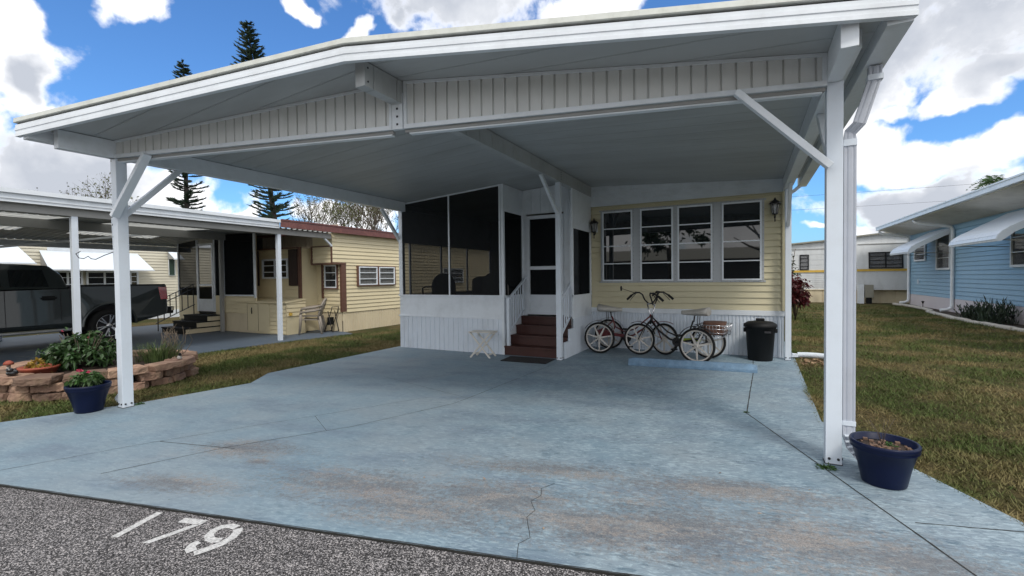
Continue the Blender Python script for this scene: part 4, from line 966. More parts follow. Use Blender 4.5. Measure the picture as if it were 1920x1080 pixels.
for k in range(34):
    p = Vector((-8.55+rnd(-.1, .1), 4.25+rnd(-.1, .1), .24)); pts = [p]
    for i in range(5): p = p+Vector((rnd(-.09, .09), rnd(-.07, .07), rnd(.05, .13))); pts.append(p)
    g.tube(pts, [.006, .005, .004, .003, .003, .002], 4)
plant_tag(g, 'dry_bush', mat('dry_twig', (.19, .15, .11), .9, var=.3, vs=10), 'bare twiggy dried bush behind the grass clump in the planter', 'dry bush')
t_ = thing('croton_pot', 'small red clay pot with yellow-green leaves on the planter rim', 'potted plant', (-8.75, 2.62, .30))
g = G(); g.lathe([(.16, 0), (.20, .085), (.215, .088), (.215, .115), (.19, .115), (.18, .09), (.01, .09)], (-8.72, 2.68, .24), 24); obj('clay_pot', g, terra, t_)
g = foliage((-8.72, 2.66, .38), (.15, .10, .06), 110, .09, .03, .5, .6, 9); obj('leaves', g, leafy, t_)
# ornaments
t_ = thing('frog_ornament', 'black glossy frog ornament sitting on the planter rim', 'ornament', (-8.55, 2.34, .305))
c_ = Vector((-8.52, 2.36, .305)); g = G(); g.lathe([(.01, 0), (.05, .005), (.062, .03), (.05, .06), (.02, .08), (.003, .082)], c_, 16); g.lathe([(.003, .055), (.032, .06), (.038, .08), (.025, .10), (.003, .105)], c_+Vector((.025, -.03, 0)), 14)
obj('body', g, mat('glossy_black', (.012, .012, .014), .15, var=.1, coat=.6), t_)
g = G()
for s_ in (-1, 1): g.lathe([(.002, -.008), (.010, 0), (.002, .008)], c_+Vector((.03+.018*s_, -.05, .105)), 8)
obj('eyes', g, wheelw, t_)
t_ = thing('mushroom_ornament', 'small brown mushroom ornament on left rim of the stone planter', 'ornament', (-9.35, 2.40, .305))
c_ = Vector((-9.22, 2.52, .305)); g = G(); g.lathe([(.02, 0), (.022, .05), (.016, .07)], c_, 12); obj('stalk', g, resin, t_); g = G(); g.lathe([(.02, .062), (.058, .058), (.05, .09), (.025, .112), (.003, .118)], c_, 18); obj('cap', g, terra, t_)
t_ = thing('gnome_ornament', 'tiny white and black figurine on right rim of the planter', 'ornament', (-7.95, 4.05, .305))
c_ = Vector((-7.85, 4.0, .30)); g = G(); g.lathe([(.03, 0), (.032, .03), (.018, .06), (.003, .07)], c_, 12); obj('body', g, wheelw, t_); g = G(); g.lathe([(.022, .055), (.02, .08), (.003, .10)], c_+Vector((.012, 0, 0)), 12); obj('hat', g, blackp, t_)

# ---------------------------------------------------------------- neighbour on the left: trailer
nb = thing('cream_trailer', 'cream trailer home with brown trim and red metal roof edge at left', 'house', (-12, 9.7, 0))
g = G(); g.siding((-10.5, 9.70), (0,1,0), (1,0,0), 14.3, .54, 2.0, .115); g.siding((-10.5, 9.35), (0,1,0), (1,0,0), 14.65, 2.0, 2.86, .115)
g.box(-14, -10.51, 9.71, 24, .3, 2.86); g.box(-11.30, -10.51, 9.36, 9.70, 1.97, 2.86)
g.siding((-12.0, 9.69), (1,0,0), (0,-1,0), 1.5, .54, 2.45, .115); obj('wall', g, cream, nb)
g = G(); g.siding((-11.28, 9.35), (1,0,0), (0,-1,0), .76, 1.99, 2.44, .115); obj('overhang_front', g, cream, nb)
g = G()
g.box(-11.34, -10.49, 9.325, 9.36, 1.935, 1.975); g.box(-11.345, -11.305, 9.325, 9.36, 1.975, 2.47); g.box(-11.305, -10.49, 9.325, 9.345, 2.44, 2.47); g.box(-10.53, -10.48, 9.322, 9.345, 1.975, 2.44)
g.box(-10.515, -10.47, 9.35, 9.83, 1.945, 1.99); g.box(-10.56, -10.478, 9.66, 9.83, .56, 1.945)
g.box(-11.30, -11.24, 9.64, 9.69, .95, 1.96); obj('brown_trim', g, brown, nb)
g = G(); g.ribs((-10.5, 9.70), (0,1,0), (1,0,0), 14.3, -.03, .54, .10, .012, .02); g.ribs((-12.0, 9.69), (1,0,0), (0,-1,0), 1.5, -.02, .54, .10, .012, .02); obj('skirting', g, creamskirt, nb)
window(nb, (0, 9.668), (1,0,0), (0,-1,0), -11.16, -10.66, 1.26, 1.93, 3, white, clear, .035, .04, back=mat('dim_curtain', (.10, .10, .10), .9, var=.3, vs=10))
g = G(); g.box(-11.2, -10.62, 9.62, 9.685, 1.225, 1.258); g.box(-10.655, -10.63, 9.62, 9.685, 1.258, 1.94); obj('window_trim', g, brown, nb)
for a_, b_ in ((10.29, 11.06), (11.14, 11.86), (14.6, 16.0), (19, 20.2)): window(nb, (-10.468, 0), (0,1,0), (1,0,0), a_, b_, 1.33, 1.89, 3, white, clear, .035, .045, back=curtain)
g = G(); g.box(-10.49, -10.43, 10.24, 11.91, 1.30, 1.328); g.box(-10.49, -10.43, 10.24, 11.91, 1.892, 1.92); g.box(-10.49, -10.43, 11.065, 11.135, 1.328, 1.892); g.box(-10.49, -10.43, 10.24, 10.285, 1.328, 1.892); g.box(-10.49, -10.43, 11.865, 11.91, 1.328, 1.892); obj('window_trim', g, brown, nb)
# shuttered bay behind the bench
g = G(); g.siding((-13.75, 9.13), (1,0,0), (0,-1,0), 2.23, .54, 2.42, .115); g.box(-13.75, -11.52, 9.133, 9.69, .0, 2.42); obj('bay', g, cream, nb)
g = G(); g.box(-11.60, -11.50, 9.08, 9.14, .70, 2.46); g.box(-13.75, -11.60, 9.08, 9.128, 2.42, 2.46); g.box(-13.78, -13.70, 9.08, 9.128, .70, 2.42); obj('bay_trim', g, brown, nb)
wd = window(nb, (0, 9.105), (1,0,0), (0,-1,0), -13.18, -12.02, 1.55, 2.14, 3, white, glass, .05, .05, cols=2)
for a_, b_ in ((-13.66, -13.36), (-11.98, -11.62)):
    g = G(); g.box(a_, b_, 9.06, 9.10, 1.34, 2.40)
    obj('shutter', g, mat('dark_brown_shutter', (.035, .020, .016), .6, var=.2, vs=8), nb)
g = G(); g.ribs((-13.9, 9.60), (1,0,0), (0,-1,0), 3.4, 2.45, 3.1, .20, .012, .012); obj('upper_panel', g, mat('taupe_ribbed_panel', (.36, .31, .24), .6, var=.08), nb)
g = G(); g.box(-14, -10.44, 9.35, 12.3, 2.86, 2.90); g.hexa([(-14,9.3,3.08),(-10.30,9.3,2.98),(-10.30,24,2.98),(-14,24,3.08)], [(-14,9.3,3.10),(-10.30,9.3,3.0),(-10.30,24,3.0),(-14,24,3.10)]); obj('roof', g, redroof, nb)
g = G(); g.box(-10.34, -10.30, 7.62, 24, 2.82, 3.01); g.box(-10.30, -10.285, 7.62, 24, 2.985, 3.02); obj('red_fascia', g, redroof, nb)
# screened porch of the neighbour
npp = thing('neighbour_porch', 'dark screened porch with white frames beside the cream trailer', 'porch', (-14.8, 8.45, 0))
def nbz(x): return 2.80+.035*(-10.4-x) if x > -14 else 2.926-.07*(-14-x)
g = G(); g.siding((-14.05, 8.45), (1,0,0), (0,-1,0), .62+.8, .56, 1.06, .115); g.box(-14.05, -12.6, 8.455, 8.50, 0, 1.05); g.box(-14.5, -14.05, 8.44, 8.5, 0, 1.06); obj('knee_wall', g, cream, npp)
g = G(); g.siding((-16.5, 8.45), (1,0,0), (0,-1,0), 1.1, 0.3, 1.06, .115); obj('knee_wall', g, cream, npp)
g = G(); g.box(-14.05, -12.6, 8.43, 8.449, .0, .545); obj('skirting', g, creamskirt, npp)
g = G()
for x in (-16.5, -15.45, -14.55, -14.08, -12.63): g.box(x, x+.05, 8.42, 8.47, 1.0 if x not in (-15.45, -14.55) else .56, nbz(x)-.02)
g.box(-16.5, -15.45, 8.42, 8.46, 2.0, 2.03) if 0 else None; g.box(-14.08, -12.6, 8.42, 8.47, 1.05, 1.09); obj('frame', g, white, npp)
g = G(); g.box(-15.38, -15.32, 8.40, 8.44, .57, 2.66); g.box(-14.62, -14.56, 8.40, 8.44, .57, 2.66); g.box(-15.32, -14.62, 8.40, 8.44, 2.60, 2.66); g.box(-15.32, -14.62, 8.40, 8.44, 1.36, 1.41); g.box(-15.32, -14.62, 8.41, 8.43, .57, .95); nd = obj('door', g, white, npp)
g = G(); g.poly([(-15.32,8.42,.95),(-14.62,8.42,.95),(-14.62,8.42,2.6),(-15.32,8.42,2.6)]); obj('door_screen', g, screen, nd)
for a_, b_ in ((-16.5, -15.42), (-14.5, -14.08), (-14.03, -12.63)): g = G(); g.poly([(a_,8.445,1.06),(b_,8.445,1.06),(b_,8.445,nbz(b_)-.03),(a_,8.445,nbz(a_)-.03)]); obj('screen_panel', g, screen2, npp)
g = G(); g.box(-16.55, -12.6, 11.2, 11.25, 0, 3.2); g.box(-16.55, -16.5, 9.6, 11.2, 0, 3.2); obj('inner_walls', g, dim, npp)
g = G(); g.box(-16.5, -12.6, 8.5, 11.2, .5, .55); obj('floor', g, dim, npp)
g = G(); g.box(-16.56, -16.53, 8.5, 9.6, 0, 1.3); obj('side_knee_wall', g, cream, npp)
g = G(); g.box(-16.56, -12.62, 8.50, 11.2, 2.93, 2.97); obj('ceiling', g, dim, npp)
g = G(); g.hexa([(-12.63,8.5,0),(-12.61,8.5,0),(-13.74,9.30,0),(-13.76,9.30,0)], [(-12.63,8.5,2.9),(-12.61,8.5,2.9),(-13.74,9.30,2.9),(-13.76,9.30,2.9)]); obj('return_wall', g, creamskirt, npp)
# steps of the neighbour
ns = thing('neighbour_steps', 'black topped steps with cream side leading to the neighbour porch door', 'steps', (-14.9, 7.9, 0))
for k in range(3):
    g = G(); y0 = 7.42+k*.30; g.box(-15.45, -14.16, y0-.02, 8.41, .135+k*.16, .165+k*.16); obj('tread', g, blackp, ns)
    g = G(); g.box(-15.44, -14.22, y0, y0+.02, .001+(k*.16+.005 if k else 0), .134+k*.16); obj('riser', g, blackp, ns)
    g = G(); g.box(-14.219, -14.19, y0, 8.41, .001+(k*.16+.005 if k else 0), .134+k*.16); obj('side', g, creamskirt, ns)
nr = thing('neighbour_railing', 'black iron railing on the far side of the neighbour steps', 'railing', (-15.4, 7.6, 0))
for z, nm_ in ((.92, 'handrail'), (.28, 'bottom_rail'), (.78, 'middle_rail')): g = G(); g.bar((-15.40, 7.25, z), (-15.40, 8.32, z+.50), .03, .02); obj(nm_, g, blackm, nr)
for k in range(7): y = 7.30+k*.165; g = G(); g.box(-15.41, -15.39, y-.01, y+.01, .05 if k in (0, 6) else .28+(y-7.25)*.467, .90+(y-7.25)*.467); obj('baluster', g, blackm, nr)
# storage bench
sb_ = thing('storage_bench', 'long cream storage cabinet with siding doors on the neighbour patio', 'storage cabinet', (-12.3, 8.75, 0))
g = G(); g.siding((-13.42, 8.45), (1,0,0), (0,-1,0), 2.12, .02, .86, .115); g.siding((-11.30, 8.45), (0,1,0), (1,0,0), .62, .50, .92, .115); g.box(-13.42, -11.303, 8.453, 9.07, -.01, .86); obj('body', g, cream, sb_)
g = G(); g.hexa([(-13.46,8.40,.865),(-11.26,8.40,.865),(-11.26,9.07,.94),(-13.46,9.07,.94)], [(-13.46,8.40,.90),(-11.26,8.40,.90),(-11.26,9.07,.975),(-13.46,9.07,.975)]); obj('lid', g, cream, sb_)
for a_, b_ in ((-12.95, -12.48), (-12.46, -11.98)): 
    g = G(); g.box(a_, b_, 8.425, 8.434, .06, .83); dd = obj('door', g, creamskirt if 0 else cream, sb_)
    g = G(); g.box(a_-.012, a_-.002, 8.424, 8.436, .06, .83); obj('door_gap', g, brown, dd)
g = G(); g.tube([(-12.75, 8.42, .72), (-12.72, 8.39, .66), (-12.75, 8.42, .55)], .012, 6); obj('handle', g, blackm, sb_)
g = G(); g.box(-11.28, -11.24, 8.52, 8.60, .52, .60); tag(obj('yellow_box', g, ystripe), 'small yellow outlet box on the side of the storage cabinet', 'outlet box')
# neighbour carport
nc = thing('neighbour_carport', 'long low white carport roof with ribbed fascia over the pickup at left', 'carport', (-14, 4, 0))
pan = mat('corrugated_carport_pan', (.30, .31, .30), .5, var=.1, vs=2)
g = G(); ys_ = np.arange(-3, 9.36, .16)
def pan_sheet(x0, x1, ya, yb, g):
    pts = []; y = ya; up_ = 0
    while y < yb+.001: pts += [(y, 0.0), (y+.09, 0), (y+.11, .03), (y+.14, .03)]; y += .16
    pts.append((y, 0))
    a_ = [g.b.verts.new((x0, q, nbz(x0)+z)) for q, z in pts]; b_ = [g.b.verts.new((x1, q, nbz(x1)+z)) for q, z in pts]
    for i in range(len(pts)-1): g.face([a_[i], a_[i+1], b_[i+1], b_[i]])
SK = []
rowsx = [(-10.42, -12.0), (-12.0, -12.9), (-12.9, -14.0), (-14.0, -15.0), (-15.0, -15.9), (-15.9, -17.5)]
gs1, gs2 = G(), G()
for i, (xa, xb) in enumerate(rowsx):
    for (ya, yb) in ((-3, .99), (1.0, 3.39), (3.4, 4.5), (4.52, 5.47), (5.48, 7.39), (7.4, 9.3)):
        tgt = (gs1 if ya == 3.4 else gs2) if i in (2, 3, 4) and ya in (3.4, 5.48) else g
        pan_sheet(xa, xb, ya, yb-.0, tgt)
        if tgt is g or True: pass
obj('roof_pan', g, pan, nc); obj('translucent_pan', gs1, trans_panel, nc); obj('translucent_pan', gs2, trans_panel, nc)  # translucent pans added to make the bright patches under this ceiling
g = G(); g.box(-10.42, -10.36, -3, 7.62, 2.79, 2.93); g.box(-10.36, -10.345, -3, 7.62, 2.84, 2.862); obj('fascia', g, white, nc)
g = G(); g.box(-10.36, -10.31, -3, 7.62, 2.93, 3.0); g.box(-10.42, -10.36, -3, 7.62, 2.93, 3.005); obj('drip_edge', g, white, nc)
g = G(); g.box(-10.56, -10.46, -3, 9.30, 2.655, 2.785); obj('beam', g, soffit, nc)
g = G(); g.box(-14.05, -13.95, -3, 9.3, 2.72, 2.92); obj('beam', g, soffit, nc)
g = G(); g.box(-17.45, -17.35, -3, 9.3, 2.50, 2.66); obj('beam', g, white, nc)
for x, y, z in ((-10.51, 3.73, 2.655), (-10.51, 7.68, 2.655), (-14.0, 8.33, 2.72), (-17.4, 4.6, 2.5)):
    g = G(); g.box(x-.045, x+.045, y-.045, y+.045, -.012, z); obj('post', g, whiteD if y != 8.33 else soffit, nc, bevel=.003)
g = G(); g.bar((-17.4, 4.65, 2.45), (-14.6, 6.6, 2.78), .05, .05); obj('brace', g, white, nc)
g = G(); g.bar((-10.51, 9.35, 2.45), (-10.51, 9.10, 2.655), .05, .05); obj('brace', g, white, nc)

# stacked resin chairs
def resin_chair(lab, loc, rz, m=resin):
    t_ = thing('patio_chair', lab, 'chair', loc, rz, 'stacked resin patio chairs')
    g = G(); g.hexa([(-.23,-.22,.40),(.23,-.22,.40),(.20,.22,.385),(-.20,.22,.385)], [(-.23,-.22,.425),(.23,-.22,.425),(.20,.22,.41),(-.20,.22,.41)]); obj('seat', g, m, t_, local=True, bevel=.006)
    g = G(); arch = []
    for k in range(13): a_ = math.pi*k/12; arch.append((.22*math.cos(a_), .24+.13*math.sin(a_)*.9, .62+.26*math.sin(a_)))
    g.tube([(.20, .20, .41)]+arch+[(-.20, .20, .41)], .030, 8)
    for x in (-.12, -.06, 0, .06, .12): g.bar((x, .22, .41), (x*1.15, .24+.11*math.sqrt(1-(x/.22)**2), .62+.25*math.sqrt(1-(x/.22)**2)), .042, .012, (0, 1, 0))
    obj('backrest', g, m, t_, local=True)
    for s_ in (-1, 1):
        g = G(); g.tube([(.24*s_, .28, .70), (.29*s_, .12, .66), (.30*s_, -.10, .64), (.28*s_, -.22, .62), (.25*s_, -.25, .55)], [.026, .034, .036, .036, .030], 8); obj('arm', g, m, t_, local=True)
        g = G(); g.tube([(.25*s_, -.25, .56), (.255*s_, -.255, .30), (.275*s_, -.28, .0)], [.036, .033, .025], 8); obj('leg', g, m, t_, local=True)
        g = G(); g.tube([(.20*s_, .22, .40), (.22*s_, .26, .20), (.25*s_, .30, .0)], [.036, .033, .025], 8); obj('leg', g, m, t_, local=True)
    return t_
resin_chair('lower weathered beige resin armchair of the stack by the cream trailer', (-10.98, 9.02, -.012), R(-50))
resin_chair('upper weathered beige resin armchair of the stack by the cream trailer', (-10.96, 9.03, .085), R(-50))
t_ = thing('folding_chair', 'black metal folding chair leaning behind the stacked patio chairs', 'folding chair', (-10.75, 9.4, -.01))
g = G()
for y in (9.34, 9.58): g.tube([(-10.85, y, .02), (-10.62, y+.05, .62), (-10.60, y+.06, .72)], .011, 6); g.tube([(-10.55, y, .02), (-10.76, y+.05, .60)], .011, 6)
g.tube([(-10.60, 9.40, .72), (-10.60, 9.64, .72)], .011, 6); g.tube([(-10.85, 9.34, .02), (-10.85, 9.58, .02)], .011, 6); g.tube([(-10.55, 9.34, .02), (-10.55, 9.58, .02)], .011, 6); obj('tube_frame', g, blackm, t_)
g = G(); g.bar((-10.80, 9.48, .24), (-10.66, 9.52, .58), .22, .012, (0, 1, 0)) if 0 else g.box(-10.78, -10.74, 9.38, 9.58, .20, .42); obj('seat', g, blackp, t_)

# ---------------------------------------------------------------- pickup truck
TX, TY = -14.30, 7.02      # near side plane, rear end
tk = thing('pickup_truck', 'dark grey-green crew cab pickup truck parked under the neighbour carport', 'pickup truck', (-15.3, 4.0, 0))
Wd = 2.0
def arch_pts(yc, r_=.52, zc_=.43, n_=14): return [(yc-r_*math.cos(math.pi*k/n_), max(.42, zc_+r_*math.sin(math.pi*k/n_))) for k in range(n_+1)]
ry, fy = TY-1.28, TY-1.28-3.75
def body_profile(z_top_front, inset=0):
    pts = [(TY-.02, .62), (TY, .80), (TY, 1.42), (TY-2.02, 1.40)]
    pts += [(TY-2.02, 1.36), (fy+.55, 1.30), (fy-.75, 1.22), (fy-.90, 1.0), (fy-.92, .50), (fy-.60, .42)]
    pts += arch_pts(fy)[0:] + arch_pts(ry)
    return pts
g = G()
def xsec(z):      # gentle tumblehome of the sides
    return .0 if z < .9 else -.05*((z-.9)/.5)**1.5
P = body_profile(1.4); lv = [g.b.verts.new((TX+xsec(z)-(.03 if z < .5 else 0), y, z)) for y, z in P]; rv = [g.b.verts.new((TX-Wd-xsec(z)+(.03 if z < .5 else 0), y, z)) for y, z in P]
fs = []
g.face(lv); g.face(rv[::-1])
for i in range(len(P)): g.face([lv[i], lv[(i+1) % len(P)], rv[(i+1) % len(P)], rv[i]])
bmesh.ops.triangulate(g.b, faces=[f for f in g.b.faces if len(f.verts) > 4]); body = obj('body', g, truckp, tk)
g = G()   # cab
cy0, cy1 = TY-2.05, fy+.45
cabp = [(cy0, 1.37), (cy0-.10, 1.70), (cy0-.30, 1.90), (cy0-1.1, 1.94), (cy1+.95, 1.90), (cy1, 1.34)]
lv = [g.b.verts.new((TX-.06-.17*max(0, (z-1.37))/.55, y, z)) for y, z in cabp]; rv = [g.b.verts.new((TX-Wd+.06+.17*max(0, (z-1.37))/.55, y, z)) for y, z in cabp]
g.face(lv); g.face(rv[::-1])
for i in range(len(cabp)): g.face([lv[i], lv[(i+1) % 6], rv[(i+1) % 6], rv[i]])
cab = obj('cab', g, truckp, tk, bevel=.03)
def side_pt(y, z, o_=.008): return (TX-.06-.17*max(0, (z-1.37))/.55+o_, y, z)
for a_, b_, c1, c2 in ((cy0-.35, cy0-.98, cy0-.42, cy0-.98), (cy0-1.12, cy0-1.75, cy0-1.12, cy0-1.62)):
    g = G(); g.hexa([side_pt(a_, 1.42, -.01), side_pt(b_, 1.42, -.01), side_pt(c2, 1.80, -.01), side_pt(c1, 1.80, -.01)], [side_pt(a_, 1.42), side_pt(b_, 1.42), side_pt(c2, 1.80), side_pt(c1, 1.80)]); obj('side_window', g, glass, cab, bevel=.0)
g = G(); 
def cut(y, z0, z1, w_=.014, x=None): g.hexa([(TX-.02+xsec(z0), y-w_/2, z0), (TX+.003+xsec(z0), y-w_/2, z0), (TX+.003+xsec(z0), y+w_/2, z0), (TX-.02+xsec(z0), y+w_/2, z0)], [(TX-.02+xsec(z1), y-w_/2, z1), (TX+.003+xsec(z1), y-w_/2, z1), (TX+.003+xsec(z1), y+w_/2, z1), (TX-.02+xsec(z1), y+w_/2, z1)])
for gp in ((cy0+.02, .48, 1.39, .05), (cy0-.16, .62, 1.36, .012), (cy0-1.08, .5, 1.34, .012)): g = G(); cut(*gp); obj('door_gap', g, darkgap, tk)
for y in (cy0-.36, cy0-1.30): g = G(); g.box(TX-.03, TX+.030, y-.14, y+.12, 1.13, 1.17); g.box(TX-.04, TX-.012, y-.12, y+.10, 1.10, 1.20); obj('door_handle', g, blackp, tk, bevel=.008)
g = G(); g.box(TX-.10, TX-.035, TY-1.98, TY-.03, 1.402, 1.44); g.box(TX-Wd+.035, TX-Wd+.10, TY-1.98, TY-.03, 1.402, 1.44); g.box(TX-Wd+.1, TX-.1, TY-1.98, TY-.03, 1.405, 1.425); obj('bed_cover', g, blackp, tk, bevel=.006)
g = G(); g.hexa([(TX-.13,TY-.12,1.02),(TX+.004,TY-.16,1.02),(TX+.004,TY+.012,1.02),(TX-.13,TY+.02,1.02)], [(TX-.16,TY-.13,1.36),(TX-.042,TY-.20,1.36),(TX-.042,TY+.012,1.36),(TX-.16,TY+.02,1.36)]); obj('tail_light', g, redlamp, tk, bevel=.008)
g = G(); g.box(TX-Wd+.05, TX-.02, TY-.05, TY+.16, .62, .80); obj('rear_bumper', g, blackp, tk, bevel=.02); 
g = G(); g.box(TX-.9, TX-.02, TY+.0, TY+.175, .80, .815); g.box(TX-.35, TX-.015, TY+.10, TY+.17, .70, .79); obj('bumper_step', g, chrome, tk, bevel=.006)
g = G(); g.tube([(TX+.02, cy0-2.1, .42), (TX+.10, cy0-2.0, .40), (TX+.10, cy0-.05, .40), (TX+.02, cy0+.05, .42)], .035, 8); obj('running_board', g, mat('dull_silver', (.35, .36, .37), .4, .5, var=.05), tk)
for yc in (ry, fy):
    g = G(); rings = []
    for k in range(17):
        a_ = math.pi*k/16; rings.append([g.b.verts.new((TX+dx, yc-(.52+dr_)*math.cos(a_), max(.42, .43+(.52+dr_)*math.sin(a_)))) for dx, dr_ in ((.004, .0), (.022, .004), (.018, .035), (-.004, .06))])
    for a_, b_ in zip(rings, rings[1:]):
        for k in range(3): g.face([a_[k], a_[k+1], b_[k+1], b_[k]]).smooth = True
    g.noflip = True; obj('wheel_arch_lip', g, truckp, tk)
    g = G(); g.box(TX-.9, TX-.30, yc-.50, yc+.50, .35, .94); obj('wheel_well', g, darkgap, tk)
    for xo in (TX-.17, TX-Wd+.17):
        g = G(); sgn = 1 if xo > -15.3 else -1
        g.lathe([(.275, -.125), (.38, -.13), (.415, -.10), (.42, 0), (.415, .10), (.38, .13), (.275, .125)], (xo, yc, .41), 40, 'x', close=True); wh = obj('wheel', g, rubber, tk)
        g = G(); g.lathe([(.24, -.10), (.275, -.11), (.278, .115), (.265, .118), (.255, .08), (.25, -.1)], (xo, yc, .41), 40, 'x', close=True)
        g.lathe([(.07, .03), (.07, .095), (.02, .10)], (xo, yc, .41), 16, 'x')
        for k in range(6):
            a_ = 2*math.pi*k/6+.3
            for s_ in (-1, 1):
                g.bar((xo+.075, yc+.05*math.cos(a_), .41+.05*math.sin(a_)), (xo+.09, yc+.262*math.cos(a_+.15*s_), .41+.262*math.sin(a_+.15*s_)), .028, .03, (1, 0, 0))
        obj('rim', g, chrome, wh)
        g = G(); g.lathe([(.25, -.02), (.25, .0)], (xo, yc, .41), 24, 'x'); obj('brake_disc', g, darkgap, wh)

# ---------------------------------------------------------------- far left house
fh = thing('far_cream_house', 'long pale cream house with white awnings beyond the pickup', 'house', (-22, 8, 0))
g = G(); g.siding((-22, -4), (0,1,0), (1,0,0), 28.0, .3, 3.0, .12); g.box(-27, -22.01, -4, 24, 0, 3.0); obj('wall', g, farcream, fh)
g = G(); g.box(-22.1, -21.92, -4.1, 24.1, 3.0, 3.08); g.box(-27, -22.1, -4.1, 24.1, 3.0, 3.2); obj('roof', g, white, fh)
g = G(); g.box(-22, -21.97, -4, 24, -.03, .3); obj('skirting', g, white, fh)
for a_, b_, c1, c2 in ((7.15, 8.0, 1.2, 1.93), (8.1, 9.2, 1.2, 1.93), (9.45, 9.75, 1.3, 1.93), (4.6, 6.2, 1.2, 2.2)): window(fh, (-21.970, 0), (0,1,0), (1,0,0), a_, b_, c1, c2, 3, white, glass, .06, .05, cols=2 if b_-a_ > .5 else 1)
window(fh, (-21.970, 0), (0,1,0), (1,0,0), 10.86, 11.1, 1.76, 2.7, 1, white, mat('dark_green_shutter', (.02, .045, .03), .6), .01, .04)
g = G(); g.box(-21.98, -21.95, 7.05, 9.35, 2.62, 2.86); obj('valance_board', g, white, fh)
def slat_awning(y0, y1, z0, z1, out, lab, x=-21.97, spread=.22):
    t_ = thing('window_awning', lab, 'awning', (x, (y0+y1)/2, z0), 0, 'white slatted awnings on the far cream house')
    g = G(); n_ = 7
    for k in range(n_):
        a_, b_ = k/n_, (k+1)/n_+.02
        def q(t2, y, o_): return (x+out*t2, y, z1+(z0-z1)*t2+o_)
        e0, e1 = spread*a_, spread*b_
        g.hexa([q(a_, y0+e0*0, 0), q(b_, y0, 0), q(b_, y1+e1, 0), q(a_, y1+e0, 0)], [q(a_, y0, .022), q(b_, y0, .008), q(b_, y1+e1, .008), q(a_, y1+e0, .022)])
    obj('slats', g, awn, t_)
    g = G(); g.box(x+out-.01, x+out+.02, y0-.02, y1+spread+.02, z0-.03, z0+.02); obj('hem', g, white, t_); 
    g = G(); g.poly([(x, y0+.02, z1), (x+out, y0+.02, z0), (x, y0+.02, z0)]); obj('side', g, soffit, t_)
slat_awning(6.85, 9.75, 1.96, 2.62, .75, 'widest white slatted awning, in the middle of the far cream house')
slat_awning(4.2, 6.30, 2.16, 2.76, .75, 'white slatted awning at the left edge of the picture')
slat_awning(10.82, 11.20, 2.45, 2.80, .55, 'small white awning over the narrow dark green window', spread=0)

# ---------------------------------------------------------------- blue house on the right
bh = thing('blue_house', 'light blue sided house with white eave and awnings at right', 'house', (8, 20, 0))
BX = 7.0
g = G(); g.siding((BX, 12), (0,1,0), (-1,0,0), 16.85, .50, 3.33, .155, .03); g.box(BX+.01, 13, 12, 28.85, .3, 3.6); obj('wall', g, blue, bh)
g = G(); g.box(BX-.02, BX+.002, 12, 28.87, -.03, .50); obj('skirting', g, mat('pinkish_white_skirting', (.60, .56, .58), .6, var=.06), bh)
g = G(); g.hexa([(5.8,10,3.60),(BX,10,3.33),(BX,28.87,3.33),(5.8,28.87,3.60)], [(5.8,10,3.63),(BX,10,3.36),(BX,28.87,3.36),(5.8,28.87,3.63)]); obj('soffit', g, mat('grey_stained_soffit', (.62, .60, .56), .8, var=.1, vs=1.5, dirt=(.3, .28, .25), dirt_amt=.5, dirt_scale=2, stretch=(1, .6, 1)), bh)
g = G(); g.hexa([(5.74,9.9,3.80),(9.5,9.9,4.5),(9.5,28.95,4.5),(5.74,28.95,3.80)], [(5.74,9.9,3.84),(9.5,9.9,4.55),(9.5,28.95,4.55),(5.74,28.95,3.84)]); obj('roof', g, edge, bh)
g = G(); g.box(5.66, 5.80, 9.9, 28.95, 3.63, 3.79); g.box(5.64, 5.67, 9.9, 28.95, 3.76, 3.80); obj('gutter', g, white, bh)
for a_, b_, c1, c2 in ((26.5, 28.0, 2.04, 2.95), (23.65, 25.15, 1.62, 3.05), (17.2, 19.0, 1.64, 2.95)): window(bh, (BX-.032, 0), (0,1,0), (-1,0,0), a_, b_, c1, c2, 3 if b_-a_ < 1.6 else 3, white, clear, .07, .06, back=mat('grey_blind', (.34, .34, .36), .8, var=.2, vs=3))
def round_spout(lab, x, y, ztop):
    t_ = thing('round_downspout', lab, 'downspout', (x, y, 0), 0, 'downspouts on the blue house')
    g = G(); g.tube([(5.80, y+.25, 3.60), (5.86, y+.2, 3.50), (6.0, y+.15, 3.44), (6.5, y+.05, 3.34), (x-.05, y, 3.26), (x, y, 3.15), (x, y, .25), (x-.03, y, .15), (x-.15, y, .08), (x-.35, y, .06)], .06, 10); obj('pipe', g, white, t_)
round_spout('white downspout in the middle of the blue wall between the two awnings', BX-.09, 23.35, 3.3); round_spout('white downspout at the far corner of the blue house', BX-.09, 28.75, 3.3)
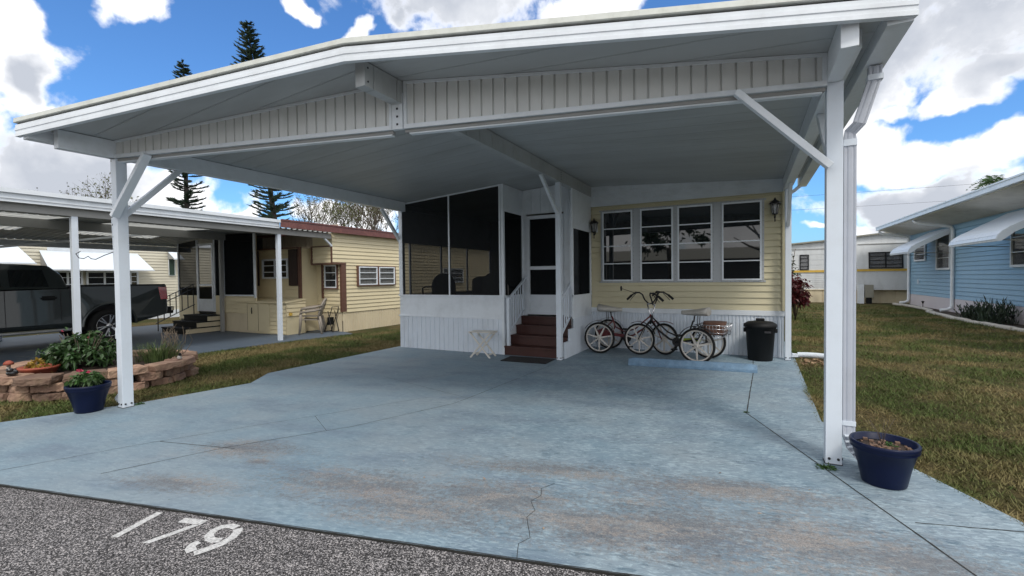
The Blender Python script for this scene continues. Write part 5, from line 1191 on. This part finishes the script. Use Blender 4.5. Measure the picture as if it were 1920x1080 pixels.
def blue_awning(y0, y1, lab, z1=3.26, xo=5.63, zo=2.42):
    t_ = thing('metal_awning', lab, 'awning', (BX-.02, (y0+y1)/2, zo), 0, 'curved metal awnings on the blue house')
    x1 = BX-.02; prof = [(x1, z1), (xo+.28, zo+.24), (xo+.12, zo+.13), (xo+.03, zo+.02), (xo, zo-.08), (xo+.02, zo-.13)]
    g = G(); n_ = 12
    for k in range(n_):
        ya = y0+(y1-y0)*k/n_; yb = y0+(y1-y0)*(k+1)/n_-.008
        for (xa, za), (xb, zb) in zip(prof, prof[1:]): g.hexa([(xa,ya,za),(xb,ya,zb),(xb,yb,zb),(xa,yb,za)], [(xa,ya,za+.022),(xb-.01,ya,zb+.012),(xb-.01,yb,zb+.012),(xa,yb,za+.022)])
    obj('panels', g, awn, t_)
    for y in (y0, y1): 
        g = G(); pp = prof+[(xo+.10, zo-.12), (xo+.22, zo-.02), (xo+.34, zo+.09), (x1, z1-.18)]; g.hexa([(x, y-.012, z) for x, z in pp], [(x, y+.004, z) for x, z in pp]); bmesh.ops.triangulate(g.b, faces=[f for f in g.b.faces if len(f.verts) > 4]); obj('side_wing', g, awn, t_)
    for y in (y0+.1, y1-.1): g = G(); g.tube([(xo+.08, y, zo-.09), (x1, y, zo-.16)], .012, 6); obj('arm', g, galv, t_)
blue_awning(16.2, 19.35, 'large white curved awning nearest at right edge on the blue wall'); blue_awning(23.56, 26.2, 'smaller white curved awning farther along the blue wall', 3.24)
g = G()
for (x, y) in ((BX-.03, 27.55),): g.box(x-.02, x+.01, y-.1, y+.1, 1.0, 1.2)
tag(obj('wall_outlet', g, mat('pale_blue_box', (.5, .6, .7), .5)), 'small pale outlet cover low on the blue wall', 'outlet')
# bed, edging, solar lights, shrub
g = G(); g.prism([(6.25, 15), (BX, 15), (BX, 29), (6.5, 28.5), (6.3, 24), (6.2, 20)], -.04, -.015); o = obj('mulch_bed', g, mulch); o['kind'] = 'structure'
g = G(); y = 14.5; 
while y < 28.5:
    ln = rnd(.55, 1.1); xb = 6.18+.16*math.sin(y*.55)+(.2 if y > 24 else 0); xb2 = 6.18+.16*math.sin((y+ln)*.55)+(.2 if y+ln > 24 else 0)
    g.bar((xb, y, rnd(-.01, .02)), (xb2, y+ln-.04, rnd(-.01, .02)), rnd(.13, .2), .10); y += ln
tag(obj('garden_edging', g, edgest, bevel=.03), 'pale uneven concrete edging along the bed of the blue house', 'edging')
for (x, y, lab) in ((6.66, 25.7, 'small black solar path light farther along the blue house bed'), (6.62, 18.0, 'small black solar path light nearest the right edge, in the blue house bed')):
    t_ = thing('solar_light', lab, 'garden light', (x, y, -.02), 0, 'solar lights in the bed'); g = G(); g.tube([(x, y, -.02), (x, y, .20)], .012, 6); obj('stake', g, blackm, t_); g = G(); g.lathe([(.03, .19), (.035, .25), (.06, .26), (.06, .275), (.02, .30)], (x, y, 0), 12); obj('head', g, blackp, t_)
g = G()
for k in range(420):
    p0 = Vector((6.45+rnd(-.32, .4), 19.2+rnd(-1.0, 1.1), -.02)); hh = rnd(.25, .50)+.35*math.exp(-((p0.y-18.7)/.5)**2)*rnd(.5, 1); tl = Vector((rnd(-.35, .35), rnd(-.4, .4), 1)).normalized()
    for j in range(4):
        q = p0+tl*hh*(j/4); leaf(g, q, (tl+rdir()*.4), hh*.32, .035, 0)
t_ = plant_tag(g, 'juniper_shrub', mat('dark_spiky_leaf', (.022, .040, .022), .6, var=.4, vs=5), 'low dark spiky shrub in the bed against the blue house', 'shrub')

# ---------------------------------------------------------------- white trailer at the back
wt = thing('white_trailer', 'old white metal trailer with yellow stripe closing the far end of lawn', 'trailer home', (4.5, 30, 0))
g = G(); xs_ = [(-2.0, 2.9), (2.2, 3.17), (3.75, 3.29), (5.2, 3.46), (6.4, 3.57), (7.2, 3.45), (8.2, 3.2), (8.9, 2.9)]
bot = [(-2, 30, .66)]; g.siding((-2, 30), (1,0,0), (0,-1,0), 10.9, .66, 1.60, .10, .012)
lv = [g.b.verts.new((x, 29.99, z)) for x, z in xs_]; lb_ = [g.b.verts.new((x, 29.99, 1.72)) for x, z in xs_]; bv = [g.b.verts.new((x, 36, z)) for x, z in xs_]
for i in range(7): g.face([lb_[i], lb_[i+1], lv[i+1], lv[i]]); g.face([lv[i], lv[i+1], bv[i+1], bv[i]])
g.siding((-2, 29.98), (1,0,0), (0,-1,0), 10.9, 1.72, 2.85, .28, .006); obj('wall', g, trailerw, wt)
g = G(); g.hexa([(5.02,29.6,1.74),(7.28,29.6,1.74),(7.28,29.98,1.74),(5.02,29.98,1.74)], [(4.95,29.75,3.05),(7.3,29.75,3.05),(7.3,29.98,3.05),(4.95,29.98,3.05)]); g.siding((5.0, 29.62), (1,0,0), (0,-1,0), 2.3, .66, 1.62, .075, .012); g.box(5.0, 7.3, 29.63, 29.97, .66, 1.62); obj('bay', g, trailerw, wt)
g = G()
for (x0, z0), (x1, z1) in zip(xs_, xs_[1:]): g.bar((x0, 29.93, z0+.02), (x1, 29.93, z1+.02), .2, .07)
obj('roof_edge', g, galv, wt)
g = G(); g.box(5.05, 7.2, 29.72, 29.735, 3.0, 3.04); g.box(-2, 4.0, 29.95, 29.96, 2.86, 2.89); obj('seam', g, soffit, wt)
g = G(); g.box(-2, 5.0, 29.95, 29.99, 1.60, 1.72); g.box(5.0, 7.6, 29.58, 29.62, 1.62, 1.73); obj('stripe', g, ystripe, wt)
window(wt, (0, 29.975), (1,0,0), (0,-1,0), 2.50, 2.93, 1.74, 2.58, 4, blackm, clear, .05, .05, back=mat('pale_blind', (.7, .7, .72), .8))
t2w = window(wt, (0, 29.60), (1,0,0), (0,-1,0), 5.50, 6.90, 1.76, 2.60, 4, blackm, clear, .05, .07, cols=2, back=MATS['pale_blind'])
for c_ in [t2w]+list(t2w.children):      # the bay leans back
    for v in c_.data.vertices: v.co.y += (v.co.z-1.74)*.115
g = G(); g.ribs((-2, 29.97), (1,0,0), (0,-1,0), 10.9, -.03, .66, .62, .02, .03); g.box(-2, 8.9, 29.93, 29.98, .63, .67); obj('skirting', g, creamskirt, wt)
t_ = thing('utility_box', 'tan metal utility cabinet standing by the old white trailer', 'utility box', (5.5, 29.3, -.03))
g = G(); g.box(5.28, 5.62, 29.1, 29.4, .28, .93); obj('cabinet', g, galv, t_, bevel=.01); g = G(); g.box(5.34, 5.56, 29.15, 29.35, -.03, .28); obj('pedestal', g, blackp, t_); g = G(); g.box(5.0, 5.25, 29.2, 29.5, -.03, .95); obj('condenser', g, white, t_)
t_ = thing('electric_meter', 'round electric meter on a post in front of white trailer, left of big post', 'meter', (3.65, 29.4, -.03))
g = G(); g.box(3.60, 3.72, 29.4, 29.45, -.03, 1.1); obj('board', g, galv, t_); g = G(); g.lathe([(.10, -.10), (.10, 0)], (3.66, 29.4, .72), 20, 'y'); obj('dial', g, white, t_); g = G(); g.lathe([(.13, -.06), (.13, 0)], (3.66, 29.4, 1.15), 20, 'y'); obj('dial', g, white, t_)

# croton and leafy shrub at the corner
t_ = thing('red_croton', 'dark red leaved croton bush beyond the rear right post', 'shrub', (1.45, 18.2, -.03))
g = foliage((1.42, 18.2, .80), (.46, .42, .78), 2000, .15, .06, .5, .35, 44, .2); obj('leaves', g, leafr, t_)
g = G()
for k in range(14): d = rdir(.4, 1); g.tube([(1.4, 18.2, -.03), (1.4+.15*d.x, 18.2+.15*d.y, .6), (1.4+.35*d.x, 18.2+.3*d.y, 1.2)], .012, 5)
obj('stems', g, bark, t_)
t_ = thing('tall_shrub', 'tall loose green shrub rising behind the red croton', 'shrub', (1.25, 19.0, -.03))
g = foliage((1.25, 19.0, 1.75), (.34, .3, .85), 260, .14, .06, .3, .5, 26, .2); obj('leaves', g, leafd, t_)
g = G()
for k in range(6): d = rdir(.6, 1); g.tube([(1.2, 19.0, -.03), (1.2+.1*d.x, 19.0, 1.2), (1.25+.3*d.x, 19+.2*d.y, 2.4)], .010, 5)
obj('stems', g, bark, t_)

# ---------------------------------------------------------------- trees
def norfolk(lab, x, y, h, lean=(0, 0), r0=.22, wmax=2.0, sparse=1.0, base=4.0):
    t_ = thing('norfolk_pine', lab, 'pine tree', (x, y, 0), 0, 'Norfolk pines behind the neighbour roof')
    def cen(z): return Vector((x+lean[0]*z, y+lean[1]*z, z))
    g = G(); g.tube([cen(h*k/12) for k in range(13)], [r0*(1-k/12.6) for k in range(13)], 10); obj('trunk', g, mat('dark_pine_bark', (.035, .028, .024), .9, var=.3, vs=5), t_)
    gf = G(); gb = G(); z = base
    while z < h-.15:
        f = (z-base)/(h-base); ln = wmax*(.16+.84*min(1, (1-f)*2.1)**.9)*(1 if f > .25 else .8); nb_ = 8; ph = rnd(0, 6)
        for k in range(nb_):
            if random.random() > sparse*(.62 if f < .45 else .9): continue
            a_ = ph+2*math.pi*k/nb_+rnd(-.2, .2); d = Vector((math.cos(a_), math.sin(a_), 0)); L_ = ln*rnd(.55, 1.12); zj = rnd(-.16, .16); pts = []
            for i in range(6): t2 = i/5; pts.append(cen(z)+d*L_*t2+Vector((0, 0, zj-.12*L_*t2+.34*L_*t2*t2)))
            gb.tube(pts, [.035*(1-f)+.008]*3+[.02*(1-f)+.006]*3, 4, cap=False)
            m_ = int(10+L_*22)
            for j in range(m_):
                t2 = .12+.88*(j+rnd(0, 1))/m_; i = min(4, int(t2*5)); q = pts[i].lerp(pts[i+1], t2*5-i)
                side = Vector((-d.y, d.x, 0))*random.choice((-1, 1)); o_ = (d*rnd(.5, 1)+side*rnd(.1, .9)+Vector((0,0,rnd(.0, .7)))).normalized(); l2 = rnd(.18, .36)*(.6+.5*(1-f))
                s1 = o_.cross(Vector((0,0,1))).normalized()*.042; s2 = s1.cross(o_).normalized()*.042
                vs_ = [gf.b.verts.new(q+s1), gf.b.verts.new(q-s1*.5+s2), gf.b.verts.new(q-s1*.5-s2)]; e_ = gf.b.verts.new(q+o_*l2)
                for u_ in range(3): gf.face([vs_[u_], vs_[(u_+1) % 3], e_])
        z += rnd(.16, .34)*(1.25-.5*f)
    gf.noflip = True; obj('foliage', gf, pineg, t_); obj('branches', gb, MATS['dark_pine_bark'], t_)
norfolk('left and shorter looking Norfolk pine rising above the carport roof edge', -34.9, 18.5, 16.8, (.0, .0), .26, 1.45, 1.0, 5)
norfolk('right and taller Norfolk pine above the carport roof, trunk leaning', -26.6, 19.9, 18.3, (-.135*1.0, -.03), .24, 1.75, 1.0, 5.5)
def bare_tree(lab, x, y, h, lm, nleaf, spread=1.0, sd_=1, leafs=.10):
    random.seed(sd_); t_ = thing('bare_tree', lab, 'tree', (x, y, 0), 0, 'thinly leaved trees behind the trailer roof')
    g = G(); tips = []
    def grow(p, d, ln, r_, lvl):
        pts = [p]; n_ = 4
        for i in range(n_): d = (d+rdir()*.16+Vector((0,0,.05))).normalized(); p = p+d*ln/n_; pts.append(p)
        g.tube(pts, [r_*(1-.35*i/n_) for i in range(n_+1)], 6 if lvl < 3 else 4, cap=False)
        if lvl >= 2: tips.extend(pts[1:])
        if lvl < 6:
            for k in range(3 if lvl < 4 else 2): grow(p, (d+rdir(-.3, .9)*(.60*spread)).normalized(), ln*rnd(.70, .92), r_*.60, lvl+1)
    grow(Vector((x, y, 0)), Vector((0, 0, 1)), h*.20, h*.013, 0)
    obj('trunk', g, bark, t_); g = G()
    for k in range(nleaf):
        p = random.choice(tips)+rdir()*rnd(0, .35); leaf(g, p, rdir(), leafs*rnd(.7, 1.6), leafs*.55, .2)
    g.noflip = True; obj('crown', g, lm, t_)
bare_tree('fan-branched thin tree next to the tall pine behind the red roof', -28.0, 24, 9.6, leafo, 1500, .9, 5, .12)
bare_tree('olive leaved tree in the middle above the red roof edge', -24.6, 24, 10.2, leafo, 3200, 1.0, 9, .13)
bare_tree('nearly bare tree nearest the porch corner above the red roof', -21.6, 23, 9.2, leafo, 900, 1.1, 13, .11)
bare_tree('small thin tree far left above the long white roof', -38.7, 14.2, 9.8, leafo, 900, .8, 21, .15)
random.seed(99)
def palm(lab, x, y, h):
    t_ = thing('palm_tree', lab, 'palm tree', (x, y, 0), 0, 'palms behind the blue house'); g = G(); g.tube([(x, y, 0), (x+.1, y, h*.5), (x, y, h)], [.2, .16, .15], 8); obj('trunk', g, bark, t_)
    g = G()
    for k in range(26):
        a_ = rnd(0, 6.28); e_ = rnd(-.2, 1.2); d = Vector((math.cos(a_)*math.cos(e_), math.sin(a_)*math.cos(e_), math.sin(e_))); p = Vector((x, y, h))
        for i in range(9):
            q = p+d*(.2*i)+Vector((0,0,-.018*i*i)); sd2 = d.cross(Vector((0,0,1))).normalized()
            for s_ in (-1, 1): leaf(g, q, (d*.6+sd2*s_+Vector((0,0,-.3))), .55*(1-i/12), .07, .2)
    g.noflip = True; obj('fronds', g, leafg, t_)
palm('small palm crown showing above the blue house roof, left one', 15.9, 46, 8.1); palm('dark palm crown showing above the blue house roof, right one', 17.4, 40, 9.1)
# power lines
for k, (z, lab) in enumerate(((9.2, 'upper thin power line crossing the sky behind white trailer'), (7.9, 'lower thin power line crossing the sky behind white trailer'))):
    g = G(); g.tube([(-10+4*i, 52+.2*i, z-.5*math.sin(math.pi*i/16)+.05*i) for i in range(17)], .012, 4); tag(obj('power_line', g, blackm), lab, 'cable', 'power lines at the back')

# things across the street, seen only as reflections in the windows
rh = thing('street_house', 'brown house across the street, reflected in the dark window panes', 'house', (-3, -26, 0))
g = G(); g.siding((-14, -24), (1,0,0), (0,1,0), 16, 0, 2.9, .2); g.box(-14, 2, -30, -24.02, 0, 2.9); obj('wall', g, mat('brown_grey_siding', (.10, .09, .075), .7), rh)
g = G(); g.hexa([(-14.5,-30.5,2.9),(2.5,-30.5,2.9),(2.5,-23.5,2.9),(-14.5,-23.5,2.9)], [(-13.5,-27.2,4.0),(1.5,-27.2,4.0),(1.5,-26.8,4.0),(-13.5,-26.8,4.0)]); obj('roof', g, galv, rh)
bt = thing('street_oak', 'leafy oak across the street, reflected in the window panes', 'tree', (-4.2, -10, 0))
g = G(); g.tube([(-4.2,-10,0),(-4.1,-10,1.6),(-4.3,-10,3.2)], [.28, .22, .15], 8)
for k in range(9): d = rdir(.1, 1); g.tube([(1.2,-10,2.0+.15*k), (1.2+1.2*d.x, -10+1.2*d.y, 3.0+.8*d.z), (1.2+2*d.x, -10+2*d.y, 3.4+1.5*d.z)], [.1, .06, .02], 5)
obj('trunk', g, bark, bt); g = foliage((-4.2, -10, 3.9), (2.0, 2.2, 1.3), 1600, .30, .18, .2, .3, 26, .5); obj('crown', g, leafd, bt)

# ---------------------------------------------------------------- grass blades
def xr(y):
    P_ = [(2.9, 1.95), (3.8, 1.47), (5.13, .85), (5.6, .66), (9.9, .74), (12, .80), (12.01, .62), (30, .62)]
    for (y0, x0), (y1, x1) in zip(P_, P_[1:]):
        if y0 <= y <= y1: return x0+(x1-x0)*(y-y0)/(y1-y0)
    return 2.2
def xl(y):
    P_ = [(.6, -7.75), (3.0, -6.73), (4.25, -6.5), (4.83, -6.93), (30, -6.9)]
    for (y0, x0), (y1, x1) in zip(P_, P_[1:]):
        if y0 <= y <= y1: return x0+(x1-x0)*(y-y0)/(y1-y0)
    return -8
rs = np.random.RandomState(3); V = []; F = []
def blades(n_, fn, dens=1.0):
    c = 0
    while c < n_:
        x, y, sc = fn()
        if x is None: continue
        pn = mnoise.noise(Vector((x*1.1, y*1.1, 0)))+.4*mnoise.noise(Vector((x*4, y*4, 3)))
        if pn < -.12 and rs.rand() < .55: continue
        c += 1
        h = (.012+.020*rs.rand())*(1.0+.7*max(0, pn))*sc; a_ = rs.rand()*6.283; w_ = .0032*sc; tl = h*(.4+rs.rand()*1.0); b_ = rs.rand()*6.283
        i = len(V); V.extend([(x-w_*math.cos(a_), y-w_*math.sin(a_), -.036), (x+w_*math.cos(a_), y+w_*math.sin(a_), -.036), (x+tl*math.cos(b_), y+tl*math.sin(b_), -.036+h)]); F.append((i, i+1, i+2))
def f_right():
    y = 3.0+rs.rand()**2.2*24; x0 = xr(y)+.004; x1 = min(6.3, x0+1.2+y*.42); x = x0+rs.rand()*(x1-x0)
    if y < street_y(x)+.03 or x < .66+(.35 if False else 0) and y > 5.6 and x < .745: return None, 0, 0
    return x, y, 1.1+.07*y
def f_left():
    y = 1.0+rs.rand()*11.4; x = -10.28+rs.rand()*3.8
    if x > xl(y)-.006 or y < street_y(x)+.03 or (x+8.85)**2+(y-3.42)**2 < 1.42 or (y > 5.4 and x < -10.28+max(0, y-6.8)*.165): return None, 0, 0
    return x, y, 1.75
blades(85000, f_right); blades(50000, f_left)
# edge fringe
def f_edge():
    y = 2.95+rs.rand()**1.5*8; x = xr(y)-.012+abs(rs.randn())*.035
    if y < street_y(x)+.03: return None, 0, 0
    return x, y, 1.9
blades(7000, f_edge)
me = bpy.data.meshes.new('grass'); me.from_pydata(V, [], F); 
def grass_mat():
    m = bpy.data.materials.new('grass_blade'); m.use_nodes = True; t = m.node_tree; n = t.nodes; l = t.links; b = n['Principled BSDF']; b.inputs['Roughness'].default_value = .7; b.inputs['Specular IOR Level'].default_value = .2
    tcn = n.new('ShaderNodeTexCoord')
    def nz(s, d=4):
        q = n.new('ShaderNodeTexNoise'); l.new(tcn.outputs['Object'], q.inputs['Vector']); q.inputs['Scale'].default_value = s; q.inputs['Detail'].default_value = d; return q.outputs[0]
    def mx(f, a, c, lo, hi_):
        r_ = n.new('ShaderNodeMapRange'); r_.interpolation_type = 'SMOOTHSTEP'; l.new(f, r_.inputs[0]); r_.inputs[1].default_value = lo; r_.inputs[2].default_value = hi_
        q = n.new('ShaderNodeMix'); q.data_type = 'RGBA'; l.new(r_.outputs[0], q.inputs[0])
        for i, v in ((6, a), (7, c)):
            if isinstance(v, tuple): q.inputs[i].default_value = (*v, 1)
            else: l.new(v, q.inputs[i])
        return q.outputs[2]
    c1 = mx(nz(.9, 6), (.070, .100, .026), (.205, .165, .075), .42, .62); c2 = mx(nz(35), c1, (.24, .20, .10), .55, .75); c3 = mx(nz(18), c2, (.055, .085, .020), .56, .7)
    l.new(c3, b.inputs['Base Color']); return m
me.materials.append(grass_mat()); o = link(bpy.data.objects.new('grass', me)); tag(o, 'short patchy green and brown lawn grass around the driveway', 'grass', kind='stuff')
# leaf litter at the drain, weeds at the post
g = G()
for k in range(160): leaf(g, (1.0+rnd(-.18, .28), 9.45+rnd(-.35, .25), -.02+rnd(0, .03)), rdir(-.1, .4), .06, .03)
g.noflip = True; tag(obj('leaf_litter', g, mat('dry_leaf', (.30, .20, .12), .8, var=.4, vs=12)), 'dry brown leaves heaped beside the white drain extension', 'leaves', kind='stuff')
def weed(lab, x, y, n_, r_, h_):
    g = G()
    for k in range(n_): a_ = rnd(0, 6.28); q = rnd(0, r_); leaf(g, (x+q*math.cos(a_), y+q*math.sin(a_)*.7, .002), rdir(.2, 1), h_*rnd(.5, 1.2), .010, .3)
    g.noflip = True; tag(obj('weed', g, leafg), lab, 'weed', 'weeds in the driveway joints')
weed('green weed tuft at the foot of the right front post', .53, 4.25, 90, .07, .05); weed('green weed in the driveway joint near the wheel stop', -.02, 5.62, 24, .03, .03); weed('weed tuft at the base of the left front post', -6.62, 2.93, 40, .06, .05)

g = G()
for k in range(46):
    x, y = rnd(-6, .8), rnd(1.9, 9.2)
    if y > street_y(x)+.1 and y < 7.6: leaf(g, (x, y, .006), Vector((rnd(-1, 1), rnd(-1, 1), .05)), rnd(.015, .04), rnd(.006, .014), 0, (0, 0, 1))
g.noflip = True; tag(obj('fallen_leaves', g, MATS['dry_leaf']), 'a few tiny dry leaves scattered on the blue driveway', 'leaves', kind='stuff')

for k in range(22):
    y = 2.6+k*.42+rnd(-.12, .12); x = xr(y)+rnd(-.02, .06)
    if y > street_y(x)+.15:
        g = G()
        for j in range(int(rnd(14, 34))): a_ = rnd(0, 6.28); q = rnd(0, .05); leaf(g, (x+q*math.cos(a_), y+q*math.sin(a_)*1.6, -.03), rdir(.1, 1), rnd(.03, .07), .008, .3)
        g.noflip = True; o = obj('grass_tuft', g, MATS['grassy_leaf']); tag(o, 'ragged grass tuft growing over the right edge of the driveway', 'grass tuft', 'grass tufts along the driveway edge')
